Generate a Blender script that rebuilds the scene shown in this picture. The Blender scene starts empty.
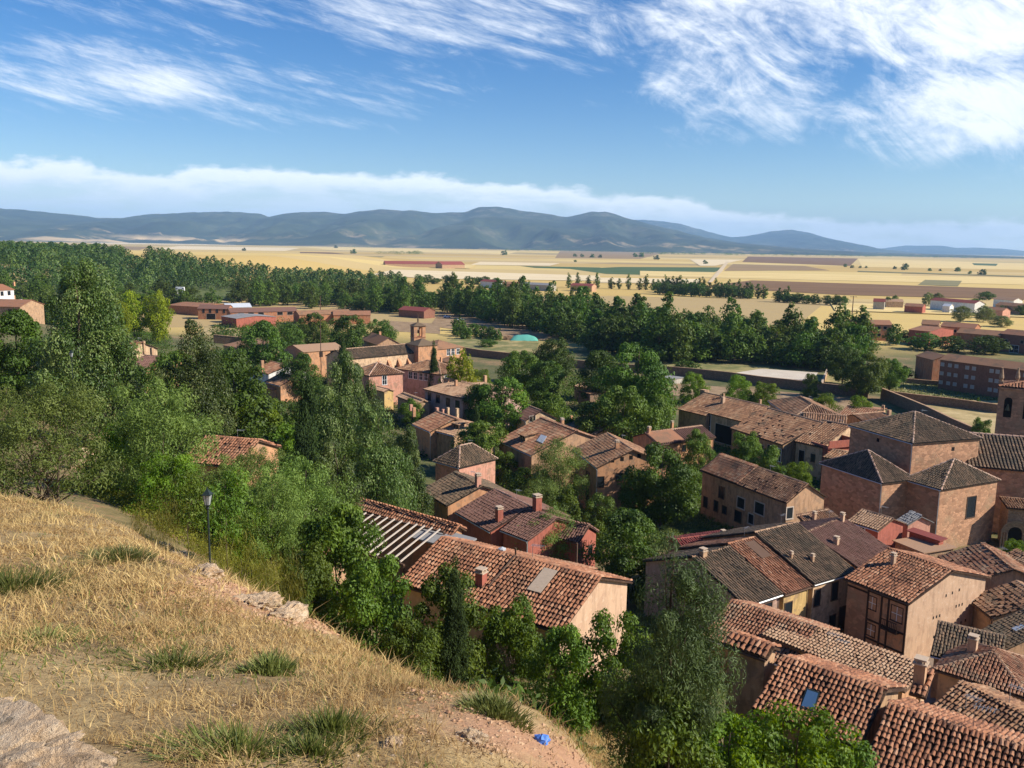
import bpy, bmesh, math, random
import numpy as np
from mathutils import Vector, Matrix
random.seed(7); rng = np.random.default_rng(11)
SC = bpy.context.scene; COL = SC.collection
R_ = math.radians
# ------------------------------------------------------------------ camera
F = 870.0; PITCH = 9.08; ROLL = 1.0; S = 1.2; CAM = Vector((0, 0, 35.0 * S))
RM = Matrix.Rotation(R_(90 - PITCH), 3, 'X') @ Matrix.Rotation(R_(ROLL), 3, 'Z')
cd = bpy.data.cameras.new('camera'); cam = bpy.data.objects.new('camera', cd); COL.objects.link(cam)
cam.location = CAM; cam.rotation_euler = RM.to_euler(); cd.sensor_width = 36; cd.lens = F / 1024 * 36
cd.clip_start = 0.1; cd.clip_end = 80000; SC.camera = cam
def ray(px, py): return (RM @ Vector((px - 512, 384 - py, -F)))
def at(px, py, z):
    d = ray(px, py); t = (z - CAM.z) / d.z
    if t < 0 or t > 60: t = 40
    return CAM + d * t
def atY(px, py, Y):
    d = ray(px, py); return CAM + d * (Y / d.y)
def proj(p):
    q = RM.transposed() @ (Vector(p) - CAM); return (512 + F * q.x / -q.z, 384 - F * q.y / -q.z)
# ------------------------------------------------------------------ terrain
cp = []
for (px, py, Y) in [(0,500,30),(50,508,28),(100,520,25),(150,543,22.5),(200,570,20),(250,595,17.5),(300,622,15.5),(350,650,13.5),(400,682,12),(450,703,10.6),(500,722,9.4),(550,744,8.6),(600,768,8)]:
    p = atY(px, py + 4, Y * S); cp.append((p.x / S, p.y / S, p.z / S))
for q in [(0,0,33.3),(-1.4,2.2,32.5),(-3,1,32.6),(-2,3.3,32.0),(-3.4,3.2,32.0),(-1,3,32.1),(2,0,32.3),(0,-8,36),(-8,-8,37.5),(8,-8,33),(-12,2,34.2),(-2.7,7,31.1),(-7.4,12,29.9),(-10,6,31.8),(0,5,31.4),
          (-14,20,27.9),(-25,20,29),(-40,20,30),(-60,20,31),(-35,32,26.8),(-60,35,28),(2.6,5.5,29.6),(4.5,3.5,29.2),(6,2,28.6),(2.6,9,26.8),(6,7,26.2),(9,12,21),(12,0,25),(25,0,22),(50,0,18),(20,12,20),(45,15,14),
          (4.5,15,22.3),(1.5,17,22.8),(-1.5,15,25.4),(-3,20,22.5),(-8,25,21.6),(-14,38,20),(-9,30,20),(5,20,19),(8,24,15.6),(14,18,17),(0,27,18),(-5,32,17),(-2,37,14.6),(3,36,14.2),(12,28,14.5),(18,24,14),(25,22,12.5),
          (-25,45,21.3),(-40,45,22),(-60,50,24),(-15,50,17.5),(-25,62,17),(-45,75,17.5),(-70,70,20),(-35,75,15.5),(-60,110,15.5),(-100,110,18),(-40,110,8),(-25,85,9),
          (-5,50,10.5),(8,48,10),(20,41,9),(32,38,8),(50,35,8),(0,60,6.5),(15,58,5),(27,60,3),(40,55,3.5),(60,55,3),(27,70,1.6),(0,75,2),(-12,75,4),(15,80,.6),(40,80,0),(70,80,0),
          (-5,95,.3),(20,100,0),(50,100,0),(90,100,0),(-20,110,1.5),(-10,140,0),(30,140,0),(80,140,0),(-30,180,0),(-50,150,3),(-90,170,8),(-140,170,15),(-60,230,0.5),(-110,250,6),(-150,260,12),(-200,260,15),
          (0,220,0),(60,220,0),(140,200,0),(-100,350,0),(0,350,0),(150,350,0),(-200,400,3),(-300,330,14),(160,60,3),(160,0,12),(-150,20,33),(-150,90,26),(250,120,0),(300,300,0),(-300,100,30),(-300,210,22),(120,-60,22),(0,-60,42),(-120,-60,45),(-5,430,0),(-150,430,0),(180,430,0)]:
    cp.append(q)
CP = np.array([(a * S, b * S, c * S) for a, b, c in cp], float)
_n = len(CP); _D = np.sqrt(((CP[:, None, :2] - CP[None, :, :2]) ** 2).sum(-1) + 1.0)
_A = np.zeros((_n + 1, _n + 1)); _A[:_n, :_n] = -_D + np.eye(_n) * -0.15; _A[:_n, _n] = 1; _A[_n, :_n] = 1
_w = np.linalg.solve(_A, np.append(CP[:, 2], 0))
def sstep(a, b, x):
    t = np.clip((x - a) / (b - a), 0, 1); return t * t * (3 - 2 * t)
def vnoise(x, y, s=1.0, seed=0):
    x = np.asarray(x, float) / s + seed * 17.3; y = np.asarray(y, float) / s - seed * 9.1
    xi = np.floor(x); yi = np.floor(y); fx = x - xi; fy = y - yi
    fx = fx * fx * (3 - 2 * fx); fy = fy * fy * (3 - 2 * fy)
    def h(a, b):
        v = np.sin(a * 127.1 + b * 311.7) * 43758.5453; return v - np.floor(v)
    return (h(xi, yi) * (1 - fx) + h(xi + 1, yi) * fx) * (1 - fy) + (h(xi, yi + 1) * (1 - fx) + h(xi + 1, yi + 1) * fx) * fy
def fbm(x, y, s, seed=0, o=4):
    r = 0; a = .5
    for k in range(o): r = r + a * vnoise(x, y, s / 2 ** k, seed + k); a *= .5
    return r
def T(x, y):
    x = np.atleast_1d(np.asarray(x, float)); y = np.atleast_1d(np.asarray(y, float)); sh = x.shape
    x = x.ravel(); y = y.ravel(); out = np.zeros(len(x))
    far = 21 * sstep(-170, -380, x) * sstep(320, 620, y) * (1 - sstep(1500, 2600, y))
    near = np.abs(x) < 600; near &= (y < 700) & (y > -200)
    r = np.zeros(len(x)); idx = np.where(near)[0]
    for k in range(0, len(idx), 20000):
        i = idx[k:k + 20000]
        d = np.sqrt((x[i, None] - CP[None, :, 0]) ** 2 + (y[i, None] - CP[None, :, 1]) ** 2 + 1.0)
        r[i] = -d @ _w[:_n] + _w[_n]
    b = (1 - sstep(280, 420, y)) * (1 - sstep(250, 400, np.abs(x)))
    out = r * b + far * (1 - b)
    rr = np.hypot(x, y)
    g = 1 - sstep(25, 45, rr)
    out = out + g * ((fbm(x, y, 1.6, 3, 4) - .47) * .34 + (np.abs(fbm(x, y, .9, 11, 3) - .44)) * .16)
    return out.reshape(sh)
def T1(x, y): return float(T([x], [y])[0])
_TS = np.concatenate([np.geomspace(1.5, 900, 500), np.geomspace(910, 20000, 60)])
def gp(px, py):
    """the first point of the terrain met by a sight line"""
    d = ray(px, py); d = d / d.y; z = CAM.z + d.z * _TS - T(d.x * _TS, _TS); k = np.where(z < 0)[0]
    if not len(k) or k[0] == 0: p = at(px, py, 0); return Vector((p.x, p.y, 0.0))
    a, b = _TS[k[0] - 1], _TS[k[0]]; za, zb = z[k[0] - 1], z[k[0]]; t = a + (b - a) * za / (za - zb); x = d.x * t
    return Vector((x, t, T1(x, t)))
# ------------------------------------------------------------------ helpers
def tag(o, label=None, cat=None, group=None, kind=None):
    if label: o['label'] = label
    if cat: o['category'] = cat
    if group: o['group'] = group
    if kind: o['kind'] = kind
    return o
def empty(name, loc, rz=0.0):
    o = bpy.data.objects.new(name, None); COL.objects.link(o); o.location = loc; o.rotation_euler = (0, 0, rz)
    o.empty_display_size = .2; return o
def link(name, me, parent=None):
    o = bpy.data.objects.new(name, me); COL.objects.link(o)
    if parent: o.parent = parent
    return o
class MB:
    """collects numpy geometry (quads and polygons) into one mesh"""
    def __init__(s): s.v = []; s.f = []; s.n = 0; s.t = []; s.q = []
    def poly(s, pts, faces, tone=.5):
        s.v.append(np.array(pts, float)); s.f += [tuple(i + s.n for i in f) for f in faces]; s.t += [tone] * len(faces); s.n += len(pts); return s
    def quads(s, V, Q, tones):
        s.v.append(V.reshape(-1, 3)); s.q.append((Q.reshape(-1, 4) + s.n, np.asarray(tones, float))); s.n += len(V.reshape(-1, 3))
    def box(s, x0, x1, y0, y1, z0, z1, tone=.5, xf=None):
        p = [(x, y, z) for z in (z0, z1) for y in (y0, y1) for x in (x0, x1)]
        if xf: p = [tuple(xf @ Vector(q)) for q in p]
        return s.poly(p, [(0, 2, 3, 1), (4, 5, 7, 6), (0, 1, 5, 4), (2, 6, 7, 3), (0, 4, 6, 2), (1, 3, 7, 5)], tone)
    def tube(s, pts, rad, sides=6, tone=.5, cap=True):
        pts = [Vector(p) for p in pts]; V = []
        for i, p in enumerate(pts):
            d = (pts[min(i + 1, len(pts) - 1)] - pts[max(i - 1, 0)]).normalized()
            a = d.orthogonal().normalized() if i == 0 else (a - d * a.dot(d)).normalized()
            b = d.cross(a)
            for k in range(sides):
                t = 2 * math.pi * k / sides; V.append(p + (a * math.cos(t) + b * math.sin(t)) * rad[i])
        fs = [(i * sides + k, i * sides + (k + 1) % sides, (i + 1) * sides + (k + 1) % sides, (i + 1) * sides + k) for i in range(len(pts) - 1) for k in range(sides)]
        if cap: fs += [tuple(range(sides))[::-1], tuple((len(pts) - 1) * sides + k for k in range(sides))]
        return s.poly([tuple(v) for v in V], fs, tone)
    def mesh(s, name, mat, smooth=False):
        me = bpy.data.meshes.new(name)
        V = np.concatenate(s.v) if s.v else np.zeros((0, 3))
        ls = [len(f) for f in s.f]; lv = [i for f in s.f for i in f]; tn = list(s.t)
        Q = np.concatenate([q[0] for q in s.q]) if s.q else np.zeros((0, 4), int); Tq = np.concatenate([q[1] for q in s.q]) if s.q else np.zeros(0)
        tot = np.concatenate([np.array(ls, int), np.full(len(Q), 4)]).astype(np.int32); lv = np.concatenate([np.array(lv, int), Q.ravel()]).astype(np.int32)
        me.vertices.add(len(V)); me.vertices.foreach_set('co', V.astype(np.float32).ravel())
        me.loops.add(len(lv)); me.loops.foreach_set('vertex_index', lv)
        me.polygons.add(len(tot)); st = np.concatenate([[0], np.cumsum(tot)[:-1]]).astype(np.int32)
        me.polygons.foreach_set('loop_start', st); me.polygons.foreach_set('loop_total', tot)
        me.polygons.foreach_set('use_smooth', np.full(len(tot), bool(smooth)))
        me.update(calc_edges=True); me.validate()
        a = me.attributes.new('tone', 'FLOAT', 'FACE')
        tt = np.concatenate([np.array(tn, float), Tq]).astype(np.float32)
        if len(tt) == len(me.polygons): a.data.foreach_set('value', tt)
        if mat: me.materials.append(mat)
        return me
    def build(s, name, mat, parent=None, smooth=False): return link(name, s.mesh(name, mat, smooth), parent)
# ------------------------------------------------------------------ materials
class NT:
    def __init__(s, tree): s.t = tree; s.n = tree.nodes; s.l = tree.links
    def node(s, typ, **kw):
        n = s.n.new(typ)
        for k, v in kw.items(): setattr(n, k, v)
        return n
    def put(s, sock, v):
        if v is None: return
        if hasattr(v, 'is_output'): s.l.new(v, sock)
        else:
            if sock.type == 'RGBA' and len(v) == 3: v = (*v, 1)
            sock.default_value = v
    def m(s, op, a, b=None, c=None, clamp=False):
        n = s.node('ShaderNodeMath', operation=op, use_clamp=clamp)
        s.put(n.inputs[0], a); s.put(n.inputs[1], b); s.put(n.inputs[2], c); return n.outputs[0]
    def mr(s, v, a, b, c=0., d=1., smooth=True):
        n = s.node('ShaderNodeMapRange'); n.interpolation_type = 'SMOOTHSTEP' if smooth else 'LINEAR'
        for i, x in enumerate((v, a, b, c, d)): s.put(n.inputs[i], x)
        return n.outputs[0]
    def noise(s, vec, scale, detail=4, rough=.55, dist=0., lac=2.0):
        n = s.node('ShaderNodeTexNoise'); s.put(n.inputs['Vector'], vec)
        n.inputs['Scale'].default_value = scale; n.inputs['Detail'].default_value = detail; n.inputs['Roughness'].default_value = rough; n.inputs['Distortion'].default_value = dist
        return n.outputs[0]
    def mix(s, f, a, b, typ='MIX'):
        n = s.node('ShaderNodeMix', data_type='RGBA', blend_type=typ); s.put(n.inputs[0], f); s.put(n.inputs[6], a); s.put(n.inputs[7], b); return n.outputs[2]
    def ramp(s, v, stops):
        n = s.node('ShaderNodeValToRGB'); s.put(n.inputs[0], v); e = n.color_ramp.elements
        while len(e) < len(stops): e.new(.5)
        for i, (p, c) in enumerate(stops): e[i].position = p; e[i].color = (*c, 1)
        return n.outputs[0]
    def mapping(s, vec, loc=(0, 0, 0), rot=(0, 0, 0), sc=(1, 1, 1)):
        n = s.node('ShaderNodeMapping'); s.put(n.inputs[0], vec); n.inputs[1].default_value = loc; n.inputs[2].default_value = rot; n.inputs[3].default_value = sc; return n.outputs[0]
    def attr(s, name): n = s.node('ShaderNodeAttribute', attribute_name=name); return n.outputs['Fac']
    def pos(s): return s.node('ShaderNodeNewGeometry').outputs['Position']
    def obj(s): return s.node('ShaderNodeTexCoord').outputs['Object']
    def rand(s): return s.node('ShaderNodeObjectInfo').outputs['Random']
    def hsv(s, c, h=.5, sa=1., v=1.):
        n = s.node('ShaderNodeHueSaturation'); s.put(n.inputs['Hue'], h); s.put(n.inputs['Saturation'], sa); s.put(n.inputs['Value'], v); s.put(n.inputs['Color'], c); return n.outputs[0]
    def bump(s, h, strength=.3, dist=.05):
        n = s.node('ShaderNodeBump'); n.inputs['Strength'].default_value = strength; n.inputs['Distance'].default_value = dist; s.put(n.inputs['Height'], h); return n.outputs[0]
def newmat(name):
    m = bpy.data.materials.new(name); m.use_nodes = True; t = NT(m.node_tree); b = m.node_tree.nodes['Principled BSDF']
    b.inputs['Roughness'].default_value = .9
    try: b.inputs['Specular IOR Level'].default_value = .25
    except Exception: pass
    return m, t, b
def mul(c, k): return tuple(min(1, x * k) for x in c)
def plain(name, col, rough=.8, var=.2, sc=3., metal=0., spec=None):
    m, t, b = newmat(name); n = t.noise(t.obj(), sc, 5, .65)
    t.put(b.inputs['Base Color'], t.mix(n, mul(col, 1 - var), mul(col, 1 + var))); b.inputs['Roughness'].default_value = rough; b.inputs['Metallic'].default_value = metal
    return m
def plaster(name, col, dirt=.35, patch=(.3, .2, .13)):
    m, t, b = newmat(name); p = t.obj(); n1 = t.noise(p, .9, 6, .65, .4); n2 = t.noise(t.mapping(p, sc=(1, 1, .25)), 2.2, 5, .6); n3 = t.noise(p, 14, 4, .6)
    c = t.mix(n3, mul(col, .86), mul(col, 1.12))
    c = t.mix(t.mr(n1, .53, .58), c, t.mix(.62, c, patch)); c = t.mix(t.m('MULTIPLY', t.mr(n2, .44, .66), min(1, dirt * 1.5)), c, mul(col, .45)); c = t.mix(t.m('MULTIPLY', t.mr(t.noise(p, 2.4, 7, .7, 0), .56, .64), .5), c, mul((col[0], col[1] * 1.15, col[2] * 1.3), 1.2))
    t.put(b.inputs['Base Color'], c); t.put(b.inputs['Normal'], t.bump(n3, .4, .03)); return m
def stone(name, col, scale=2.2, joint=.6):
    m, t, b = newmat(name); p = t.obj(); v = t.node('ShaderNodeTexVoronoi', feature='F1'); v.inputs['Scale'].default_value = scale; t.put(v.inputs['Vector'], t.mapping(p, sc=(1, 1, 1.6)))
    ve = t.node('ShaderNodeTexVoronoi', feature='DISTANCE_TO_EDGE'); ve.inputs['Scale'].default_value = scale; t.put(ve.inputs['Vector'], t.mapping(p, sc=(1, 1, 1.6)))
    sep = t.node('ShaderNodeSeparateColor'); t.put(sep.inputs[0], v.outputs['Color']); n = t.noise(p, .5, 6, .65); n3 = t.noise(p, 9, 4, .6)
    c = t.mix(sep.outputs[0], mul(col, .68), mul(col, 1.35)); c = t.mix(t.mr(n, .45, .7, 0, .6), c, mul((col[0] * .9, col[1] * 1.25, col[2] * 1.3), .9)); c = t.mix(t.m('MULTIPLY', n3, .4), c, mul(col, .5))
    e = t.mr(ve.outputs['Distance'], 0, .07); c = t.mix(e, mul(col, joint), c)
    t.put(b.inputs['Base Color'], c); t.put(b.inputs['Normal'], t.bump(t.m('ADD', e, n3), .5, .04)); return m
def roofmat(name, cols, gap=(.05, .025, .015), lichen=(.10, .085, .06), la=.5, sc=.35):
    m, t, b = newmat(name); p = t.obj(); tn = t.attr('tone'); st = [(0, gap), (.04, gap), (.08, cols[0])]
    for i, c in enumerate(cols[1:]): st.append((.08 + .92 * (i + 1) / (len(cols) - 1), c))
    n = t.noise(p, sc, 5, .6, .3); n2 = t.noise(p, 6, 4, .7)
    c = t.ramp(tn, st); c = t.mix(t.m('MULTIPLY', t.mr(t.m('ADD', n, t.m('MULTIPLY', t.m('SUBTRACT', n2, .5), .5)), .5, .66), la), c, lichen)
    c = t.mix(t.m('MULTIPLY', t.mr(n2, .45, .75), .35), c, mul(lichen, 1.9))
    t.put(b.inputs['Base Color'], c); b.inputs['Roughness'].default_value = .9; return m
TERRA = [(.11, .05, .03), (.25, .105, .055), (.38, .165, .085), (.48, .27, .16)]
ROOF = {
 'orange': roofmat('terracotta_tiles', TERRA, la=.42, lichen=(.16, .10, .06)),
 'vivid': roofmat('bright_terracotta_tiles', [(.3, .09, .045), (.5, .16, .08), (.6, .22, .11), (.6, .27, .15)], la=.05),
 'mottled': roofmat('mottled_roof_tiles', [(.13, .06, .035), (.28, .12, .065), (.36, .18, .10), (.40, .27, .17)], la=.55, lichen=(.13, .10, .065)),
 'brown': roofmat('weathered_brown_tiles', [(.13, .065, .04), (.26, .13, .07), (.36, .19, .10), (.44, .28, .17)], la=.6, lichen=(.11, .088, .058)),
 'dark': roofmat('lichened_dark_tiles', [(.07, .05, .032), (.13, .09, .056), (.19, .125, .075), (.28, .17, .10)], la=.55, lichen=(.085, .075, .05), gap=(.03, .02, .014)),
 'caps': roofmat('weathered_ridge_tiles', [(.18, .10, .06), (.3, .17, .1), (.38, .23, .14), (.45, .3, .19)], la=.4, lichen=(.16, .12, .08)), 'caps_pale': roofmat('pink_ridge_tiles', [(.34, .2, .14), (.45, .26, .18), (.5, .32, .23), (.55, .38, .28)], la=.2, lichen=(.25, .2, .14)),
 'smooth': roofmat('smooth_brown_tiles', [(.12, .06, .045), (.17, .085, .06), (.2, .10, .075), (.22, .115, .085)], la=.12, gap=(.07, .035, .025)),
 'tan': roofmat('sun_bleached_tiles', [(.22, .12, .07), (.34, .2, .12), (.4, .25, .15), (.46, .31, .2)], la=.35, lichen=(.3, .2, .12), gap=(.14, .075, .045)),
 'grey': roofmat('grey_sheet_roofing', [(.2, .19, .18), (.26, .25, .24), (.3, .29, .28), (.33, .32, .3)], la=.2, gap=(.18, .17, .16)),
 'redsheet': roofmat('red_sheet_roofing', [(.18, .04, .03), (.24, .055, .045), (.28, .07, .055), (.3, .08, .06)], la=.1, gap=(.2, .05, .04)),
 'pale': roofmat('pale_fibre_cement_roofing', [(.45, .47, .5), (.5, .52, .55), (.55, .57, .6), (.6, .62, .62)], la=.1, gap=(.4, .42, .45)),
}
W = {
 'redstone': stone('red_sandstone_masonry', (.50, .27, .155), 1.5, .8), 'brick': plaster('orange_brick_walling', (.42, .18, .09), .4), 'darkbrick_barnshade': plaster('dark_red_brick_and_open_barn_shade', (.25, .115, .075), .2, (.2, .08, .05)),
 'orange': plaster('orange_plaster', (.56, .29, .15)), 'pink': plaster('salmon_pink_plaster', (.58, .29, .2), .3), 'mauve': plaster('dusty_pink_plaster', (.52, .33, .26), .3), 'red': plaster('deep_red_plaster', (.38, .12, .08), .3, (.3, .1, .07)),
 'cream': plaster('cream_plaster', (.62, .42, .25), .35), 'yellow': plaster('ochre_yellow_plaster', (.6, .4, .16), .35), 'tan': plaster('tan_adobe_render', (.45, .28, .16), .5), 'beige': plaster('beige_render', (.55, .36, .23), .25, (.45, .28, .18)),
 'brown': plaster('brown_adobe_render', (.50, .30, .17), .4), 'white': plaster('white_render', (.75, .72, .66), .3, (.6, .55, .5)), 'grey': plaster('grey_cement_render', (.42, .38, .31), .4, (.35, .3, .24)), 'palestone': stone('pale_rubble_masonry', (.4, .26, .16), 3.5), 'fieldstone': stone('brown_fieldstone', (.24, .15, .095), 3.0),
}
MAT = {
 'wood': plain('dark_timber', (.045, .025, .016), .7), 'timber': plain('weathered_timber', (.12, .07, .045), .8), 'glass': plain('dark_window_glass', (.02, .025, .03), .15, .1), 'void': plain('dark_opening', (.012, .01, .008), .9),
 'white': plain('white_paint', (.78, .77, .74), .6, .06), 'surround': plain('pale_stone_surround', (.5, .42, .34), .85), 'shutter': plain('pale_roller_shutter', (.42, .37, .34), .7, .05), 'metal': plain('galvanised_metal', (.45, .46, .47), .4, .1, metal=.7),
 'iron': plain('dark_green_cast_iron', (.02, .03, .028), .5), 'mortar': plain('pale_mortar', (.5, .38, .27), .95, .25, 6), 'mortarred': plain('red_mortar', (.4, .17, .1), .95, .25, 6), 'bark': plain('grey_brown_bark', (.11, .08, .055), .95, .4, 5), 'darkbark': plain('dark_bark', (.06, .04, .028), .95, .4, 5),
 'skyblue': plain('blue_skylight_glass', (.06, .12, .22), .1, .1), 'trans': plain('translucent_roof_panel', (.5, .5, .42), .6, .2), 'lampglass_panesheen': plain('frosted_lamp_glass_and_pane_reflection', (.4, .42, .4), .2, .05), 'bag': plain('blue_plastic', (.09, .22, .62), .6, .3, 20), 'turq': plain('turquoise_tarpaulin', (.12, .40, .31), .6, .2), 'tarpred': plain('crimson_sheeting', (.4, .03, .05), .6, .25),
 'pot': plain('terracotta_pot', (.5, .16, .07), .85), 'pool': plain('pale_blue_cloth', (.25, .5, .55), .6), 'carwhite': plain('white_car_paint', (.75, .76, .78), .25, .02), 'tyre': plain('black_rubber', (.02, .02, .02), .8), 'zinc': plain('zinc_gutter', (.6, .6, .58), .45, .08, metal=.3), 'bell': plain('bronze_bell', (.1, .08, .04), .4, .2, metal=.6),
}
# ------------------------------------------------------------------ houses
def inpoly(U, V, poly, m=0.0):
    ok = np.ones(U.shape, bool); n = len(poly)
    ar = sum(poly[i][0] * poly[(i + 1) % n][1] - poly[(i + 1) % n][0] * poly[i][1] for i in range(n))
    s = 1 if ar > 0 else -1
    for i in range(n):
        x0, y0 = poly[i]; x1, y1 = poly[(i + 1) % n]; L = math.hypot(x1 - x0, y1 - y0)
        if L < 1e-6: continue
        ok &= s * ((x1 - x0) * (V - y0) - (y1 - y0) * (U - x0)) / L > -m
    return ok
def tiles(mb, P, sp=.25, ex=.36, r=.09, skip=0.0, seg=4, jit=1.0, flat=1.05):
    """real barrel tiles laid in courses over a planar roof polygon P (first edge = eave)"""
    P = [Vector(p) for p in P]; o = P[0]; u = (P[1] - P[0]).normalized(); n = (P[1] - P[0]).cross(P[-1] - P[0]).normalized()
    if n.z < 0: n = -n
    v = n.cross(u)
    if v.z < 0: v = -v
    uv = [((p - o).dot(u), (p - o).dot(v)) for p in P]
    umin, umax = min(a for a, b in uv), max(a for a, b in uv); vmax = max(b for a, b in uv)
    us = np.arange(umin + sp * .5, umax, sp); vs = np.arange(-.05, vmax - .12, ex)
    U, V = np.meshgrid(us, vs); coln = np.broadcast_to(np.arange(len(us)), U.shape)
    keep = inpoly(U, V + ex * .5, uv, .02); keep &= rng.random(U.shape) > skip
    U = U[keep]; V = V[keep]; coln = coln[keep]; N = len(U)
    if not N: return
    bumpy = .09 * vnoise(U * 1.0, V * 1.0, 1.7, 3) * min(1, jit); U = U + rng.normal(0, .014 * jit, N) + .03 * np.sin(V * 1.1 + coln * .37); L = ex * 1.25
    rot = rng.normal(0, .05 * jit, N); lift = .015 + rng.random(N) * .02 * jit
    ang = np.linspace(0, math.pi, seg + 1); ca, sa = np.cos(ang), np.sin(ang)
    out = []
    for end, (dv, rr, dz) in enumerate([(0, r * 1.12, .030), (L, r * .82, 0.0)]):
        lu = U[:, None] + ca[None] * rr + rot[:, None] * dv; lv = (V + dv)[:, None] + 0 * lu; lz = sa[None] * rr * flat + dz * min(1, flat) + (bumpy + (lift if end == 0 else 0.012 + 0 * lift))[:, None]
        out.append(np.stack([lu, lv, lz], -1))
    A = np.stack(out, 1)  # N,2,seg+1,3
    W3 = np.array(o)[None, None, None] + A[..., 0:1] * np.array(u) + A[..., 1:2] * np.array(v) + A[..., 2:3] * np.array(n)
    k = seg + 1; q = np.array([[i, i + 1, k + i + 1, k + i] for i in range(seg)])
    Q = (np.arange(N)[:, None, None] * 2 * k + q[None]); 
    tone = .12 + .88 * np.clip(rng.beta(2.2, 2.4, N) + .12 * np.sin(coln * 12.9898) , 0, 1)
    mb.quads(W3, Q, np.repeat(tone, seg))
def ridge_tiles(mb, p, q, r=.13, ex=.4, tone=None, seg=4):
    p, q = Vector(p), Vector(q); d = q - p; L = d.length
    if L < .3: return
    d.normalize(); s = d.cross(Vector((0, 0, 1))).normalized(); n = s.cross(d)
    N = max(1, int(L / ex)); ang = np.linspace(-.1, math.pi + .1, seg + 1)
    for i in range(N):
        V = []
        for t, rr, dz in ((i * L / N, r * 1.1, .03), ((i + 1.15) * L / N, r * .9, 0.0)):
            for a in ang: V.append(tuple(p + d * min(t, L + .05) + s * (math.cos(a) * rr) + n * (math.sin(a) * rr * .9 + dz)))
        k = seg + 1
        mb.poly(V, [(j, j + 1, k + j + 1, k + j) for j in range(seg)], (random.uniform(.55, .95) if tone is None else tone))
def slab(mb, P, th=.14, tone=0.0):
    P = [Vector(p) for p in P]; n = (P[1] - P[0]).cross(P[2] - P[0]).normalized()
    if n.z < 0: n = -n
    k = len(P); top = [tuple(p) for p in P]; bot = [tuple(p - Vector((0, 0, th))) for p in P]
    mb.poly(top + bot, [tuple(range(k)), tuple(range(2 * k - 1, k - 1, -1))] + [(i, k + i, k + (i + 1) % k, (i + 1) % k) for i in range(k)], tone)
INFO = []
def wall_frame(H, wl):
    L, Wd, o = H['L'], H['W'], H['o']
    if wl == 'F': return Vector((o, o, 0)), Vector((1, 0, 0)), Vector((0, -1, 0))
    if wl == 'R': return Vector((L - o, o, 0)), Vector((0, 1, 0)), Vector((1, 0, 0))
    if wl == 'L': return Vector((o, Wd - o, 0)), Vector((0, -1, 0)), Vector((-1, 0, 0))
    return Vector((L - o, Wd - o, 0)), Vector((-1, 0, 0)), Vector((0, 1, 0))
def put_window(H, wl, px, py, w, h, style='dark', label=None):
    """window or door centred where the sight line meets the named wall"""
    o, u, n = wall_frame(H, wl); M = H['M']; Mi = M.inverted()
    c = Mi @ CAM; d = Mi.to_3x3() @ ray(px, py); den = d.dot(n)
    if abs(den) < 1e-5: return
    p = c + d * ((o - c).dot(n) / den); opening(H, wl, (p - o).dot(u), p.z, w, h, style, label)
def opening(H, wl, s, z, w, h, style='dark', label=None):
    o, u, n = wall_frame(H, wl)
    B = Matrix((( u.x, 0, n.x, 0), (u.y, 0, n.y, 0), (0, 1, 0, 0), (0, 0, 0, 1))); B.translation = o + u * s + Vector((0, 0, z))
    def bx(mb, x0, x1, y0, y1, z0, z1): mb.box(x0, x1, y0, y1, z0, z1, .5, B)
    fr = {'dark': 'timber', 'white': 'white', 'surround': 'surround', 'void': 'surround', 'wood': 'wood', 'shutter': 'surround', 'door': 'timber', 'hole': None, 'garage': 'timber', 'pane': 'wood', 'slit': None, 'red': 'surround', 'vent': None}[style]
    a, b = w / 2, h / 2; t = {'surround': .16, 'white': .12}.get(style, .08)
    nm = 'door' if style in ('door', 'garage') else ('roof_opening' if style == 'x' else 'window')
    if fr is None:
        mb = MB(); bx(mb, -a, a, -b, b, -.03, .008); r = mb.build('opening', MAT['void'], H['root']); return r
    mb = MB(); bx(mb, -a - t, -a, -b - t, b + t, -.05, .06); bx(mb, a, a + t, -b - t, b + t, -.05, .06); bx(mb, -a, a, b, b + t, -.05, .06); bx(mb, -a - t * 1.2, a + t * 1.2, -b - t * 1.1, -b, -.05, .11)
    r = mb.build(nm, MAT[fr], H['root'])
    if label: r['label'] = label
    mb = MB(); pm = {'shutter': 'shutter', 'door': 'wood', 'void': 'void', 'garage': 'timber', 'pane': 'lampglass_panesheen'}.get(style, 'glass'); bx(mb, -a, a, -b, b, -.03, .012)  # 'pane' style: pale colour stands in for daylight reflected in the glass
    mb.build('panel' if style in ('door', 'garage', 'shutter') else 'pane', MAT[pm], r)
    if style in ('white', 'pane') and w > .5:
        mb = MB(); bx(mb, -.03, .03, -b, b, .012, .04); bx(mb, -a, -.03, -.03, .03, .012, .038); bx(mb, .03, a, -.03, .03, .012, .038); mb.build('glazing_bar', MAT['white'], r)
    return r
def roofz(H, x, y):
    L, Wd, rise, k, e = H['L'], H['W'], H['rise'], H['kind'], H['e']
    if k == 'gable': return e + rise * (1 - abs(y / (Wd / 2) - 1))
    if k == 'gabley': return e + rise * (1 - abs(x / (L / 2) - 1))
    if k == 'shed': return e + rise * y / Wd
    if k == 'pyr': return e + rise * min(1 - abs(y / (Wd / 2) - 1), 1 - abs(x / (L / 2) - 1))
    hw = min(L, Wd) / 2 * H['hipf']
    return e + rise * min(1, min(min(x, L - x) / (hw if L >= Wd else L / 2), min(y, Wd - y) / (Wd / 2 if L >= Wd else hw)))
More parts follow.
